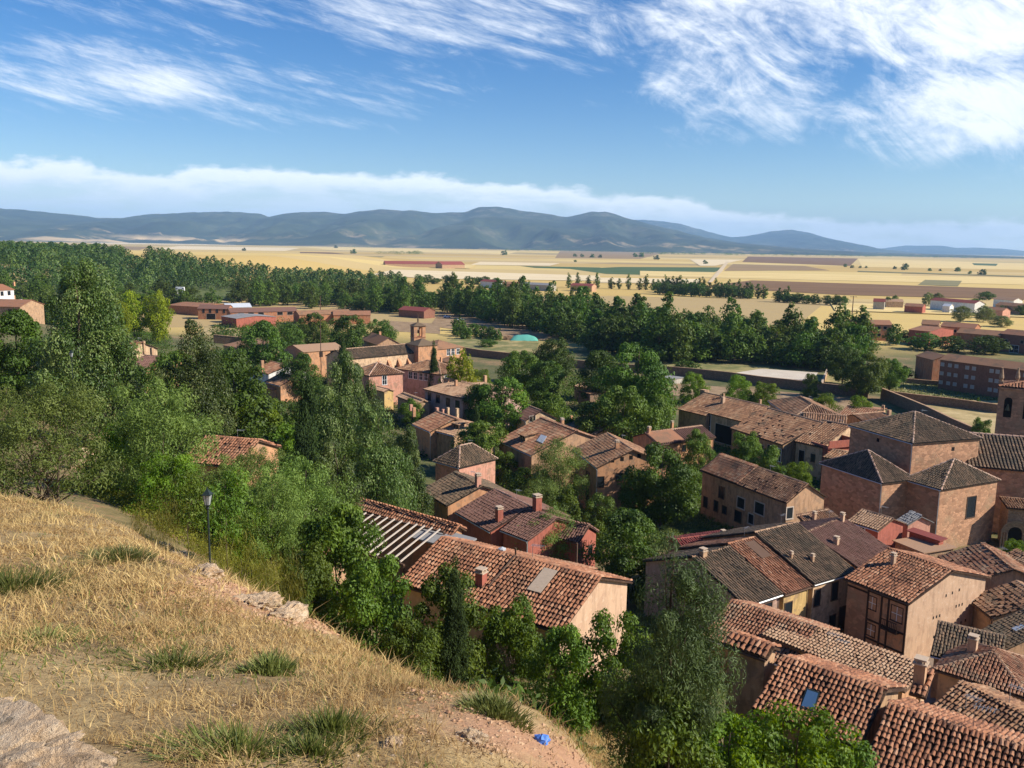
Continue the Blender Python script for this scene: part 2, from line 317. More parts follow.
def house(label, A, B, ez, C=None, R=None, rz=None, rise=None, kind='gable', wall='tan', roof='mottled', o=.3, name='village_house', cat='house', group=None, wins=(), chim=(), hipf=1.0, Wd=None,
          base=2.5, sp=None, skip=0.0, tile=True, ridge=True, ridgetone=None, wallz=None, eave_board=None, drop=None, slope=.38):
    ez *= S; rz = rz and rz * S; rise = rise and rise * S; Wd = Wd and Wd * S
    a, b = at(*A, ez), at(*B, ez); u = (b - a); u.z = 0; L = u.length; u.normalize(); n = Vector((-u.y, u.x, 0))
    if n.dot(a - CAM) < 0: n = -n
    if Wd is None:
        if C is not None: Wd = abs((at(*C, ez) - b).dot(n))
        else:
            k2 = 1 if kind == 'shed' else 2
            if rz is None:
                rz = ez + 1
                for _ in range(60):
                    hw = (at(*R, rz) - a).dot(n); rz += ((ez + max(.2, slope * max(hw, 0))) - rz) * .4
            Wd = (at(*R, rz) - a).dot(n) * k2
    if (a - CAM).xy.length > 400 and (Wd < 6 or Wd > 26): Wd = 10; rz = None
    if Wd < 1.5: print('THIN', label, Wd); Wd = 1.5
    if rise is None: rise = (rz - ez) if rz is not None else (slope * Wd / 2 if kind != 'shed' else slope * Wd)
    if kind == 'gabley' and C is not None: pass
    # local frame: x along AB, y = n
    if (u.cross(n)).z < 0: a, b = b, a; u = -u
    cx, cy = (a + b).x / 2 + n.x * Wd / 2, (a + b).y / 2 + n.y * Wd / 2
    g = min(T1(p.x, p.y) for p in (a, b, a + n * Wd, b + n * Wd)); 
    if drop is not None: g = ez - drop
    root = empty(name, (cx, cy, g), math.atan2(u.y, u.x)); tag(root, label, cat, group)
    OFF = Matrix.Translation((-L / 2, -Wd / 2, 0)); M = Matrix.Translation((cx, cy, g)) @ Matrix.Rotation(math.atan2(u.y, u.x), 4, 'Z') @ OFF
    # parts are modelled with origin at the corner: shift via a part-space matrix baked in mesh
    H = dict(L=L, W=Wd, o=o, e=ez - g, rise=rise, kind=kind, M=M, root=root, g=g, hipf=hipf, dist=math.hypot(cx, cy), u=u, n=n, roof=roof, wall=wall)
    INFO.append((label[:40], round(L, 1), round(Wd, 1), round(H['dist']), round(g, 1), round(ez - g, 1), round(rise, 1)))
    e = ez - g; x0, x1, y0, y1 = o, L - o, o, Wd - o; mb = MB(); zb = -base; wt = lambda x, y: roofz(H, x, y) - .16
    if kind == 'gable':
        m = Wd / 2; prof = [(y0, zb), (y1, zb), (y1, wt(0, y1)), (m, wt(0, m)), (y0, wt(0, y0))]; P = [(x, y, z) for x in (x0, x1) for y, z in prof]
        mb.poly(P, [(4, 3, 2, 1, 0), (5, 6, 7, 8, 9)] + [(i, (i + 1) % 5, 5 + (i + 1) % 5, 5 + i) for i in range(5)])
    elif kind == 'gabley':
        m = L / 2; prof = [(x0, zb), (x1, zb), (x1, wt(x1, 0)), (m, wt(m, 0)), (x0, wt(x0, 0))]; P = [(x, y, z) for y in (y0, y1) for x, z in prof]
        mb.poly(P, [(0, 1, 2, 3, 4), (9, 8, 7, 6, 5)] + [(i, 5 + i, 5 + (i + 1) % 5, (i + 1) % 5) for i in range(5)])
    elif kind == 'shed':
        prof = [(y0, zb), (y1, zb), (y1, wt(0, y1)), (y0, wt(0, y0))]; P = [(x, y, z) for x in (x0, x1) for y, z in prof]
        mb.poly(P, [(3, 2, 1, 0), (4, 5, 6, 7)] + [(i, (i + 1) % 4, 4 + (i + 1) % 4, 4 + i) for i in range(4)])
    else: mb.box(x0, x1, y0, y1, zb, e + .02)
    def bld(mbx, nm, mt, par=root, sm=False):
        for i, v in enumerate(mbx.v): mbx.v[i] = v + np.array([-L / 2, -Wd / 2, 0])
        return mbx.build(nm, mt, par, sm)
    H['bld'] = bld; bld(mb, 'wall', W[wall])
    # roof
    rb = MB(); z1 = e + rise; hw = min(L, Wd) / 2 * hipf; planes = []; ridges = []
    if kind == 'gable': planes = [[(0, 0, e), (L, 0, e), (L, Wd / 2, z1), (0, Wd / 2, z1)], [(L, Wd, e), (0, Wd, e), (0, Wd / 2, z1), (L, Wd / 2, z1)]]; ridges = [((0, Wd / 2, z1), (L, Wd / 2, z1))]
    elif kind == 'gabley': planes = [[(0, Wd, e), (0, 0, e), (L / 2, 0, z1), (L / 2, Wd, z1)], [(L, 0, e), (L, Wd, e), (L / 2, Wd, z1), (L / 2, 0, z1)]]; ridges = [((L / 2, 0, z1), (L / 2, Wd, z1))]
    elif kind == 'shed': planes = [[(0, 0, e), (L, 0, e), (L, Wd, z1), (0, Wd, z1)]]; ridges = [((0, Wd, z1), (L, Wd, z1))]
    else:
        if kind == 'pyr': p = q = (L / 2, Wd / 2, z1)
        elif L >= Wd: p = (hw, Wd / 2, z1); q = (L - hw, Wd / 2, z1)
        else: p = (L / 2, hw, z1); q = (L / 2, Wd - hw, z1)
        c = [(0, 0, e), (L, 0, e), (L, Wd, e), (0, Wd, e)]
        if kind == 'pyr': planes = [[c[0], c[1], p], [c[1], c[2], p], [c[2], c[3], p], [c[3], c[0], p]]; ridges = [(x, p) for x in c]
        elif L >= Wd: planes = [[c[0], c[1], q, p], [c[1], c[2], q], [c[2], c[3], p, q], [c[3], c[0], p]]; ridges = [(c[0], p), (c[3], p), (c[1], q), (c[2], q), (p, q)]
        else: planes = [[c[0], c[1], p], [c[1], c[2], q, p], [c[2], c[3], q], [c[3], c[0], p, q]]; ridges = [(c[0], p), (c[1], p), (c[2], q), (c[3], q), (p, q)]
    D = H['dist']; s = sp or (.27 if D < 90 else .34 if D < 150 else .5)
    Mi = M.inverted(); cl = Mi @ CAM
    for P in planes:
        slab(rb, P, .13, 0.0 if (tile and D < 260) else .5)
        nn = (Vector(P[1]) - Vector(P[0])).cross(Vector(P[2]) - Vector(P[0])); nn = nn if nn.z > 0 else -nn
        if tile and D < 260 and nn.dot(cl - Vector(P[0])) > 0: tiles(rb, P, s, s * 1.45, s * .38, skip, seg=4 if D < 70 else 3, jit=1.3 if D < 150 else .3, flat=1.0 if D < 75 else .62)
        elif tile and D < 110: tiles(rb, P, s * 1.3, s * 2.4, s * .48, skip, seg=2)
    if ridge and D < 260:
        cb_ = MB()
        for p, q in ridges: ridge_tiles(cb_, p, q, s * .5 if D < 90 else s * .42, .4 if D < 90 else .9, None)
        ck = 'caps_pale' if (ridgetone or 0) >= .85 else 'caps' if roof in ('dark', 'brown', 'smooth', 'mottled', 'tan') else roof
        H['roofobj'] = bld(rb, 'roof', ROOF[roof]); bld(cb_, 'ridge_tiles', ROOF[ck], H['roofobj'])
    else: H['roofobj'] = bld(rb, 'roof', ROOF[roof])
    for c in chim:
        px, py, hh, w = c[:4]; hh *= S; w *= S; p = Mi @ at(px, py, H['g'] + H['e'] + rise * .6)
        for k in range(3): p = Mi @ at(px, py, g + roofz(H, min(max(p.x, 0), L), min(max(p.y, 0), Wd)))
        x, y, zz = p.x, p.y, roofz(H, min(max(p.x, 0), L), min(max(p.y, 0), Wd)); cb = MB(); cm = W[c[4] if len(c) > 4 else 'orange']
        cb.box(x - w / 2, x + w / 2, y - w / 2, y + w / 2, zz - .4, zz + hh); ch = bld(cb, 'chimney', cm, root)
        cb = MB(); cb.box(x - w / 2 - .07, x + w / 2 + .07, y - w / 2 - .07, y + w / 2 + .07, zz + hh, zz + hh + .09); 
        for sx in (-1, 1):
            for sy in (-1, 1): cb.box(x + sx * w * .36 - .05, x + sx * w * .36 + .05, y + sy * w * .36 - .05, y + sy * w * .36 + .05, zz + hh + .09, zz + hh + .26)
        cb.box(x - w / 2 - .04, x + w / 2 + .04, y - w / 2 - .04, y + w / 2 + .04, zz + hh + .26, zz + hh + .33)
        if D < 170: bld(cb, 'chimney_cap', MAT['mortar'], ch)
    if D < 260 and name == 'village_house' and kind != 'shed':
        gm = MB(); gm.tube([(.05, -.05, e - .13), (L - .05, -.05, e - .13)], [.07, .07], 5)
        if rng.random() < .6: gm.tube([(L - .35, -.05, e - .13), (L - .35, o - .08, e - .5), (L - .35, o - .08, 0)], [.05, .05, .05], 5)
        bld(gm, 'gutter', MAT['timber'] if rng.random() < .5 else MAT['zinc'], root)
        if rng.random() < .55: p_ = proj(M @ Vector((L * .6, Wd * .5, e + rise))); antenna(H, p_[0], p_[1], 1.3)
    H['M0'] = H['M']
    for wn in wins: put_window2(H, *wn)
    return H
def put_window2(H, wl, px, py, w, h, style='dark', label=None):
    w *= S; h *= S
    """same as put_window but returns parts shifted into the root's frame"""
    before = set(bpy.data.objects)
    put_window(H, wl, px, py, w, h, style, label); shift_new(H, before)
def shift_new(H, before):
    for ob in set(bpy.data.objects) - before:
        ob.data.transform(Matrix.Translation((-H['L'] / 2, -H['W'] / 2, 0)))
def opening2(H, *a, **k):
    before = set(bpy.data.objects); opening(H, *a, **k); shift_new(H, before)
def part(H, mb, nm, mt, par=None, label=None):
    ob = H['bld'](mb, nm, mt, par or H['root'])
    if label: ob['label'] = label
    return ob
def antenna(H, px, py, h=1.6, label=None):
    Mi = H['M'].inverted(); p = Mi @ at(px, py, H['g'] + H['e'] + H['rise'] * .8); x, y = min(max(p.x, 0), H['L']), min(max(p.y, 0), H['W']); z = roofz(H, x, y); mb = MB(); mb.tube([(x, y, z - .1), (x, y, z + h)], [.022, .018], 5)
    an = part(H, mb, 'aerial_mast', MAT['metal']); mb = MB(); mb.tube([(x - .1, y, z + h - .15), (x + .9, y + .2, z + h - .1)], [.015, .015], 4)
    for k in range(6):
        t = k / 6; mb.tube([(x + t * .9, y - .3 + t * .1, z + h - .13), (x + t * .9, y + .3 + t * .1, z + h - .13)], [.01, .01], 4)
    part(H, mb, 'aerial', MAT['metal'], an)
# ------------------------------------------------------------------ trees
def leafmat(name, cols, trans=.26, rough=.55):
    m = bpy.data.materials.new(name); m.use_nodes = True; t = NT(m.node_tree); b = t.n['Principled BSDF']; out = t.n['Material Output']
    c = t.ramp(t.attr('tone'), [(i / (len(cols) - 1), x) for i, x in enumerate(cols)])
    rd = t.rand(); c = t.hsv(c, t.m('ADD', .485, t.m('MULTIPLY', rd, .03)), 1.0, t.m('ADD', .7, t.m('MULTIPLY', rd, .6)))
    t.put(b.inputs['Base Color'], c); b.inputs['Roughness'].default_value = rough; b.inputs['Specular IOR Level'].default_value = .3
    tr = t.node('ShaderNodeBsdfTranslucent'); t.put(tr.inputs[0], t.hsv(c, .48, 1.1, 1.5)); mx = t.node('ShaderNodeMixShader'); mx.inputs[0].default_value = trans
    t.l.new(b.outputs[0], mx.inputs[1]); t.l.new(tr.outputs[0], mx.inputs[2]); t.l.new(mx.outputs[0], out.inputs[0]); return m
LEAF = {
 'wood': leafmat('dark_wood_leaves', [(0.014, 0.032, 0.006), (0.035, 0.066, 0.011), (0.065, 0.100, 0.016), (0.118, 0.150, 0.025)], .2),
 'green': leafmat('mid_green_leaves', [(0.050, 0.093, 0.009), (0.093, 0.157, 0.014), (0.157, 0.229, 0.019)]),
 'dark': leafmat('dark_green_leaves', [(0.033, 0.068, 0.007), (0.064, 0.116, 0.010), (0.099, 0.171, 0.014)], .25),
 'bright': leafmat('bright_green_leaves', [(0.065, 0.117, 0.008), (0.119, 0.189, 0.013), (0.184, 0.253, 0.019)], .4),
 'lime': leafmat('yellow_green_leaves', [(0.116, 0.154, 0.006), (0.205, 0.257, 0.011), (0.307, 0.338, 0.015)], .4),
 'olive': leafmat('dusty_olive_leaves', [(.070, .112, .018), (.130, .188, .032), (.21, .275, .055)]),
 'silver': leafmat('silvery_poplar_leaves', [(.030, .055, .010), (.064, .105, .019), (.105, .155, .03), (.24, .28, .09)], .24, .45),
 'poplar': leafmat('poplar_leaves', [(0.045, 0.079, 0.009), (0.081, 0.128, 0.014), (0.129, 0.184, 0.021)], .28),
 'cypress': leafmat('cypress_foliage', [(0.019, 0.038, 0.006), (0.033, 0.061, 0.009), (0.051, 0.089, 0.012)], .1, .8),
 'pine': leafmat('pine_needles', [(.030, .052, .012), (.062, .096, .022), (.11, .155, .04)], .2),
 'broom': leafmat('broom_stems', [(0.090, 0.102, 0.010), (0.165, 0.163, 0.017), (0.256, 0.232, 0.027)], .25),
 'greyg': leafmat('grey_green_leaves', [(0.090, 0.116, 0.030), (0.165, 0.192, 0.050), (0.256, 0.273, 0.078)], .2),
}
def env(kind, t):
    if kind == 'round': return (np.sin(np.pi * np.clip(t, 0, 1) ** .8)) ** .55
    if kind == 'bush': return np.sqrt(np.clip(1 - (t * .95) ** 2.2, 0, 1)) * (.82 + .18 * np.sin(np.pi * np.clip(t * 2, 0, .5)))
    if kind == 'ovate': return np.sin(np.pi * np.clip(t * .97 + .03, 0, 1) ** .62) ** .8
    if kind == 'spire': return np.sin(np.pi * np.clip(t, 0, 1) ** .55) ** .6
    if kind == 'cypress': return np.sin(np.pi * np.clip(t * .96 + .04, 0, 1) ** .6) ** .7
    return 1 - t
def crown(name, kind, H, R, nclump, nleaf, leaf, mat, seed, base=.12, csize=.3, upright=0.0, aspect=.6, hang=0.0, lobes=3):
    g = np.random.default_rng(seed); t = g.random(nclump * 4) ; e = env(kind, t)
    kp = g.random(len(t)) < e ** 1.2; t = t[kp][:nclump]; e = e[kp][:nclump]; n = len(t)
    th = g.random(n) * 2 * np.pi; lob = 1 + .22 * np.sin(th * lobes + seed) + .16 * np.sin(th * (lobes + 2) + t * 9 + seed * 2)
    rr = R * e * lob * (.25 + .75 * np.sqrt(g.random(n))) * .9
    C = np.stack([rr * np.cos(th) + .1 * R * np.sin(t * 5 + seed), rr * np.sin(th), H * (base + (1 - base) * t * .95)], -1)
    cs = R * csize * (.6 + .8 * g.random(n)) * (.55 + .45 * e)
    per = max(4, nleaf // n); N = n * per
    ci = np.repeat(np.arange(n), per); d = g.normal(size=(N, 3)); d[:, 2] = d[:, 2] * .8 + .25; d /= np.linalg.norm(d, axis=1)[:, None]
    rad = cs[ci] * (.45 + .65 * g.random(N) ** .6); P = C[ci] + d * rad[:, None] * np.array([1, 1, .72 + upright * .9]); P[:, 2] -= hang * cs[ci] * g.random(N)
    P[:, 2] = np.maximum(P[:, 2], .02 * H)
    nr = d + g.normal(size=(N, 3)) * .42 + np.array([0, 0, .3]); nr /= np.linalg.norm(nr, axis=1)[:, None]
    a = g.normal(size=(N, 3)); a[:, 2] += upright * 3; a -= nr * (a * nr).sum(1)[:, None]; a /= np.linalg.norm(a, axis=1)[:, None]; b = np.cross(nr, a)
    s = leaf * (.6 + .8 * g.random(N)); sa = s[:, None]; sb = s[:, None] * aspect
    V = np.stack([P - a * sa, P - b * sb * .9 + nr * sb * .2, P + a * sa, P + b * sb * .9 + nr * sb * .2], 1)
    ct = g.random(n); tone = np.clip(.5 + (ct[ci] - .5) * .6 + g.normal(size=N) * .17, 0, 1)
    mb = MB(); mb.quads(V, np.arange(N * 4).reshape(N, 4), tone); return mb.mesh(name, mat), C
def trunk(name, H, r, C, mat, seed, base=.12, nl=7, multi=1, bare=.0):
    g = random.Random(seed); mb = MB()
    for m in range(multi):
        ox, oy = (0, 0) if multi == 1 else (g.uniform(-.25, .25) * H * .25, g.uniform(-.25, .25) * H * .25)
        lean = (ox * 1.5, oy * 1.5); pts = []; rad = []
        for i in range(7):
            t = i / 6; pts.append((ox + lean[0] * t + g.uniform(-.02, .02) * H * t, oy + lean[1] * t + g.uniform(-.02, .02) * H * t, -.5 + (H * .85 + .5) * t)); rad.append(r * (1 - .85 * t) * (1.25 if i == 0 else 1) / (multi ** .4))
        mb.tube(pts, rad, 7)
        ord_ = list(range(len(C))); g.shuffle(ord_)
        for i in ord_[:nl]:
            c = Vector(C[i]); k = min(5, max(1, int((c.z / H) * 6 - .8))); s = Vector(pts[k]); mid = s.lerp(c, .5) + Vector((g.uniform(-.1, .1), g.uniform(-.1, .1), g.uniform(-.02, .1))) * H * .15
            mb.tube([s, mid, c], [rad[k] * .55, rad[k] * .32, rad[k] * .1], 5)
    return mb.mesh(name, mat, True)
PROTO = {}
def proto(key, cols, kind, H, R, ncl, nl, leaf, nvar=2, bark='bark', tr=None, **kw):
    out = []
    for k in range(nvar):
        tk = dict(nl=7, multi=1); tk.update(tr or {})
        sd = hash_(key) + k * 31; me, C = crown(key + '_crown', kind, H, R, ncl, nl, leaf, LEAF[cols], sd, **kw)
        out.append((me, trunk(key + '_trunk', H, tk.pop('r', H * .018), C, MAT[bark], sd, **tk)))
    PROTO[key] = (out, H, R)
def hash_(s): return sum(ord(c) * (i + 3) for i, c in enumerate(s)) % 9973
CNT = {}
def plant(key, x, y, h, w, name, label, cat, group=None, z=None, rz=None, var=None, crownname='crown'):
    pr, H, R = PROTO[key]; k = CNT.get(key, 0); CNT[key] = k + 1; me, tm = pr[(k if var is None else var) % len(pr)]
    if z is None: z = T1(x, y)
    root = empty(name, (x, y, z - .05), random.uniform(0, 6.28) if rz is None else rz); s = (w / (2 * R), w / (2 * R), h / H)
    tag(root, label, cat, group); root.scale = s
    c = link('crown', me, root); t = link('trunk', tm, root); return root
def plant_px(key, px, py, Y, wpx, name, label, cat, group=None, minh=1.0, **kw):
    """a tree standing Y metres out whose tip is seen at (px, py) and whose crown looks wpx wide"""
    Y = Y * S; p = atY(px, py, Y); w = wpx * (-(RM.transposed() @ (p - CAM)).z) / F; z = T1(p.x, p.y); h = max(minh, p.z - z); am = ASP.get(key, 1.6)
    for _ in range(60):
        if h <= am * w: break
        Y *= 1.02; p = atY(px, py, Y); w = wpx * (-(RM.transposed() @ (p - CAM)).z) / F; z = T1(p.x, p.y); h = max(minh, p.z - z)
    h *= 1.12 if key == 'pine' else 1.04
    TREEINFO.append((label[:34], round(h, 1), round(w, 1), round(z, 1))); return plant(key, p.x, p.y, h, w, name, label, cat, group, z=z, **kw)
TREEINFO = []
ASP = dict(round=1.25, roundg=1.25, bright=1.1, shrub=1.35, aspen=2.7, wind=2.2, willow=1.3, cypress=7, pine=2.4, lime=2.0, sapling=2.2, broom=1.2, olive=1.1)
# ------------------------------------------------------------------ sky and light
SUN_AZ, SUN_EL = 101.0, 34.0
w = bpy.data.worlds.new('World'); SC.world = w; w.use_nodes = True; t = NT(w.node_tree); bg = t.n['Background']; out = t.n['World Output']
sky = t.node('ShaderNodeTexSky', sky_type='NISHITA'); sky.sun_disc = False; sky.sun_elevation = R_(SUN_EL); sky.sun_rotation = R_(SUN_AZ)
sky.air_density = 1.0; sky.dust_density = .35; sky.ozone_density = 2.2; sky.altitude = 900
SKY_S = .13
dirv = t.node('ShaderNodeTexCoord').outputs['Generated']; sp = t.node('ShaderNodeSeparateXYZ'); t.put(sp.inputs[0], dirv); X, Y, Z = sp.outputs
Yp = t.m('MAXIMUM', t.m('ABSOLUTE', Y), .05); U = t.m('DIVIDE', X, Yp); V = t.m('DIVIDE', Z, Yp)
def vec(a, b, c=0.0):
    n = t.node('ShaderNodeCombineXYZ'); t.put(n.inputs[0], a); t.put(n.inputs[1], b); t.put(n.inputs[2], c); return n.outputs[0]
uv = vec(U, V)
def rotn(deg, sx, sy, scale, det=5, ro=.6, dist=0., loc=(0, 0, 0)):
    r = t.mapping(uv, rot=(0, 0, R_(deg)), loc=loc); return t.noise(t.mapping(r, sc=(sx, sy, 1)), scale, det, ro, dist)
def add(*a):
    r = a[0]
    for b in a[1:]: r = t.m('ADD', r, b)
    return r
def bump2(cu, cv, ru, rv):   # soft elliptical weight
    a = t.m('DIVIDE', t.m('SUBTRACT', U, cu), ru); b = t.m('DIVIDE', t.m('SUBTRACT', V, cv), rv)
    return t.mr(t.m('ADD', t.m('MULTIPLY', a, a), t.m('MULTIPLY', b, b)), 0, 1, 1, 0)
# cumulus bank above the horizon
edge = add(.083, t.m('MULTIPLY', t.mr(U, -.25, .5), -.048), t.m('MULTIPLY', t.m('SUBTRACT', rotn(0, 1, 2.5, 6, 6, .6), .5), .075), t.m('MULTIPLY', t.m('SUBTRACT', rotn(0, 1, 1.6, 26, 5, .6), .5), .02))
below = t.m('SUBTRACT', edge, V); bank = t.mr(below, -.001, .010)
bsh = rotn(0, 1, 4.5, 11, 6, .62, .2, (3, 0, 0))
bank_a = t.m('MULTIPLY', bank, t.mr(t.m('SUBTRACT', bsh, t.m('MULTIPLY', t.mr(below, .0, .03), .14)), .20, .46, .5, 1.0))
# cirrus streaks
s1 = t.m('ADD', t.m('MULTIPLY', rotn(13, 1, 11, 4.2, 9, .66, .4), .7), t.m('MULTIPLY', rotn(24, 1, 4, 12, 8, .7, .8), .3))
s2 = rotn(30, 1.0, 2.4, 8.0, 10, .68, 1.0, (1.7, .4, 0)); s3 = rotn(0, 1, 1.8, 4.5, 9, .64, .5, (0, 5, 0)); fine = rotn(16, 1, 6, 20, 7, .7, .5); fine2 = rotn(20, 1, 2.4, 17, 7, .68, .8)
wt = add(t.m('MULTIPLY', bump2(-.30, .30, .50, .14), .17), t.m('MULTIPLY', bump2(-.50, .18, .24, .05), .22), t.m('MULTIPLY', bump2(-.28, .155, .30, .045), .18), t.m('MULTIPLY', bump2(-.02, .24, .24, .08), .18))
cir = t.mr(add(s1, wt, t.m('MULTIPLY', t.m('SUBTRACT', fine, .5), .34)), .60, 1.02)
wr = add(t.m('MULTIPLY', bump2(.42, .27, .44, .18), .275), t.m('MULTIPLY', bump2(.62, .13, .30, .09), .22), t.m('MULTIPLY', bump2(.20, .14, .2, .05), .09), t.m('MULTIPLY', bump2(.28, .32, .2, .1), .1), -.02)
mass = t.mr(add(t.m('MULTIPLY', s2, .5), t.m('MULTIPLY', s3, .6), wr, t.m('MULTIPLY', t.m('SUBTRACT', fine2, .5), .26), -.02), .60, .88)
hi = t.m('MULTIPLY', t.m('MAXIMUM', cir, mass), t.mr(V, .07, .12))
hi = t.m('MULTIPLY', hi, t.mr(fine2, .3, .6, .72, .96))
cl = t.m('MAXIMUM', hi, t.m('MULTIPLY', bank_a, t.mr(V, -.01, .0)))
K = 1 / SKY_S
skc = t.hsv(sky.outputs[0], .511, 1.46, .66)
cc = t.mix(t.mr(below, .005, .04), (.82 * K, .86 * K, .87 * K), (.62 * K, .71 * K, .77 * K)); cc = t.mix(t.mr(V, .08, .11), cc, (.80 * K, .83 * K, .87 * K))
up = t.mr(Z, -.002, .002)
t.put(bg.inputs[0], t.mix(t.m('MULTIPLY', cl, up), skc, cc)); bg.inputs[1].default_value = SKY_S
sd = bpy.data.lights.new('sun', 'SUN'); sd.energy = 5.0; sd.angle = R_(.53); sd.color = (1, .93, .82); so = bpy.data.objects.new('sun', sd); COL.objects.link(so)
sv = Vector((math.sin(R_(SUN_AZ)) * math.cos(R_(SUN_EL)), math.cos(R_(SUN_AZ)) * math.cos(R_(SUN_EL)), math.sin(R_(SUN_EL)))); so.rotation_euler = sv.to_track_quat('Z', 'Y').to_euler(); so.location = (60, 0, 80)
SC.view_settings.view_transform = 'Standard'; SC.view_settings.look = 'None'; SC.view_settings.gamma = 1; SC.view_settings.exposure = .58
SC.cycles.max_bounces = 6; SC.cycles.diffuse_bounces = 3; SC.cycles.transmission_bounces = 3; SC.cycles.transparent_max_bounces = 4; SC.cycles.volume_bounces = 1; SC.cycles.use_denoising = True
# ------------------------------------------------------------------ ground
def axis(a, b, fine, lo, hi, g=1.06):
    c = list(np.arange(a, b, fine)); s = fine; x = c[-1]
    while x < hi: s = min(s * g, 1500); x += s; c.append(x)
    s = fine; x = a
    while x > lo: s = min(s * g, 1500); x -= s; c.insert(0, x)
    return np.array(c)
xs = axis(-26, 26, .4, -16500, 16500, 1.05); ys = axis(-4, 34, .4, -400, 31000, 1.05)
GX, GY = np.meshgrid(xs, ys); GZ = T(GX, GY); me = bpy.data.meshes.new('ground')
nx, ny = len(xs), len(ys); Vt = np.stack([GX, GY, GZ], -1).reshape(-1, 3); i0 = (np.arange(ny - 1)[:, None] * nx + np.arange(nx - 1)[None]).ravel()
mb = MB(); mb.quads(Vt, np.stack([i0, i0 + 1, i0 + nx + 1, i0 + nx], -1), np.full(len(i0), .5))
m, t, b = newmat('soil_and_stubble'); p = t.pos(); sp = t.node('ShaderNodeSeparateXYZ'); t.put(sp.inputs[0], p); px_, py_, pz_ = sp.outputs
n1 = t.noise(p, .9, 7, .68); n2 = t.noise(p, 9, 5, .7); n3 = t.noise(p, .12, 4, .6); n4 = t.noise(p, 30, 4, .7)
soil = t.ramp(t.m('ADD', t.m('MULTIPLY', n1, .6), t.m('MULTIPLY', n2, .4)), [(.3, (.12, .08, .035)), (.46, (.27, .18, .08)), (.6, (.42, .30, .14)), (.74, (.52, .40, .2))])
bank = t.mix(t.mr(n1, .5, .62), soil, (.42, .2, .11)); 
town = t.ramp(t.m('ADD', t.m('MULTIPLY', t.noise(p, .05, 4, .6), .6), t.m('MULTIPLY', n1, .4)), [(.35, (.045, .07, .02)), (.5, (.12, .12, .045)), (.62, (.27, .18, .09))])
mpf = t.mapping(p, rot=(0, 0, R_(7)), sc=(1 / 900., 1 / 260., 0)); vo = t.node('ShaderNodeTexVoronoi', distance='CHEBYCHEV'); vo.inputs['Scale'].default_value = 1.0; vo.inputs['Randomness'].default_value = .8; t.put(vo.inputs['Vector'], mpf)
sc_ = t.node('ShaderNodeSeparateColor'); t.put(sc_.inputs[0], vo.outputs['Color'])
field = t.ramp(sc_.outputs[0], [(0, (.52, .35, .10)), (.3, (.63, .44, .13)), (.55, (.72, .54, .19)), (.8, (.55, .40, .17)), (.95, (.32, .23, .10)), (1, (.2, .18, .08))])
field = t.mix(t.m('MULTIPLY', t.noise(t.mapping(p, rot=(0, 0, R_(7)), sc=(.01, .06, 0)), 1, 5, .6), .4), field, (.38, .25, .12))
near = t.mr(py_, 24, 38); nearx = t.m('MULTIPLY', near, 1)
c = t.mix(near, soil, t.mix(t.mr(pz_, 9, 17), town, t.mix(.5, bank, town))); c = t.mix(t.mr(py_, 330, 430), c, field)
red = None
for (bx_, by_, rr_) in [(q_.x, q_.y, r_) for q_, r_ in ((gp(232, 588), .9), (gp(255, 600), .9), (gp(282, 613), .8), (gp(500, 735), .7), (gp(540, 750), .7), (gp(575, 762), .5), (gp(175, 560), .7))]:
    vd = t.node('ShaderNodeVectorMath', operation='DISTANCE'); t.put(vd.inputs[0], t.mapping(p, sc=(1, 1, 0))); vd.inputs[1].default_value = (bx_, by_, 0); q_ = t.mr(t.m('ADD', vd.outputs['Value'], t.m('MULTIPLY', n1, 1.4)), rr_ + .2, rr_ + 1.2, 1, 0); red = q_ if red is None else t.m('MAXIMUM', red, q_)
c = t.mix(red, c, t.mix(n2, (.30, .15, .08), (.52, .31, .18)))
t.put(b.inputs['Base Color'], c); t.put(b.inputs['Normal'], t.bump(t.m('ADD', n2, t.m('MULTIPLY', n4, .4)), .6, .06)); b.inputs['Roughness'].default_value = .97
tag(mb.build('ground', m, None, True), kind='structure')
def sheetmat(name, stops, sc=.05, stretch=(1, 1), sc2=1.0):
    m, t, b = newmat(name); p = t.pos(); n = t.noise(t.mapping(p, rot=(0, 0, R_(6)), sc=(sc * stretch[0], sc * stretch[1], 0)), 1, 6, .65); n2 = t.noise(p, sc2, 4, .65)
    t.put(b.inputs['Base Color'], t.ramp(t.m('ADD', t.m('MULTIPLY', n, .7), t.m('MULTIPLY', n2, .3)), stops)); b.inputs['Roughness'].default_value = .97; return m
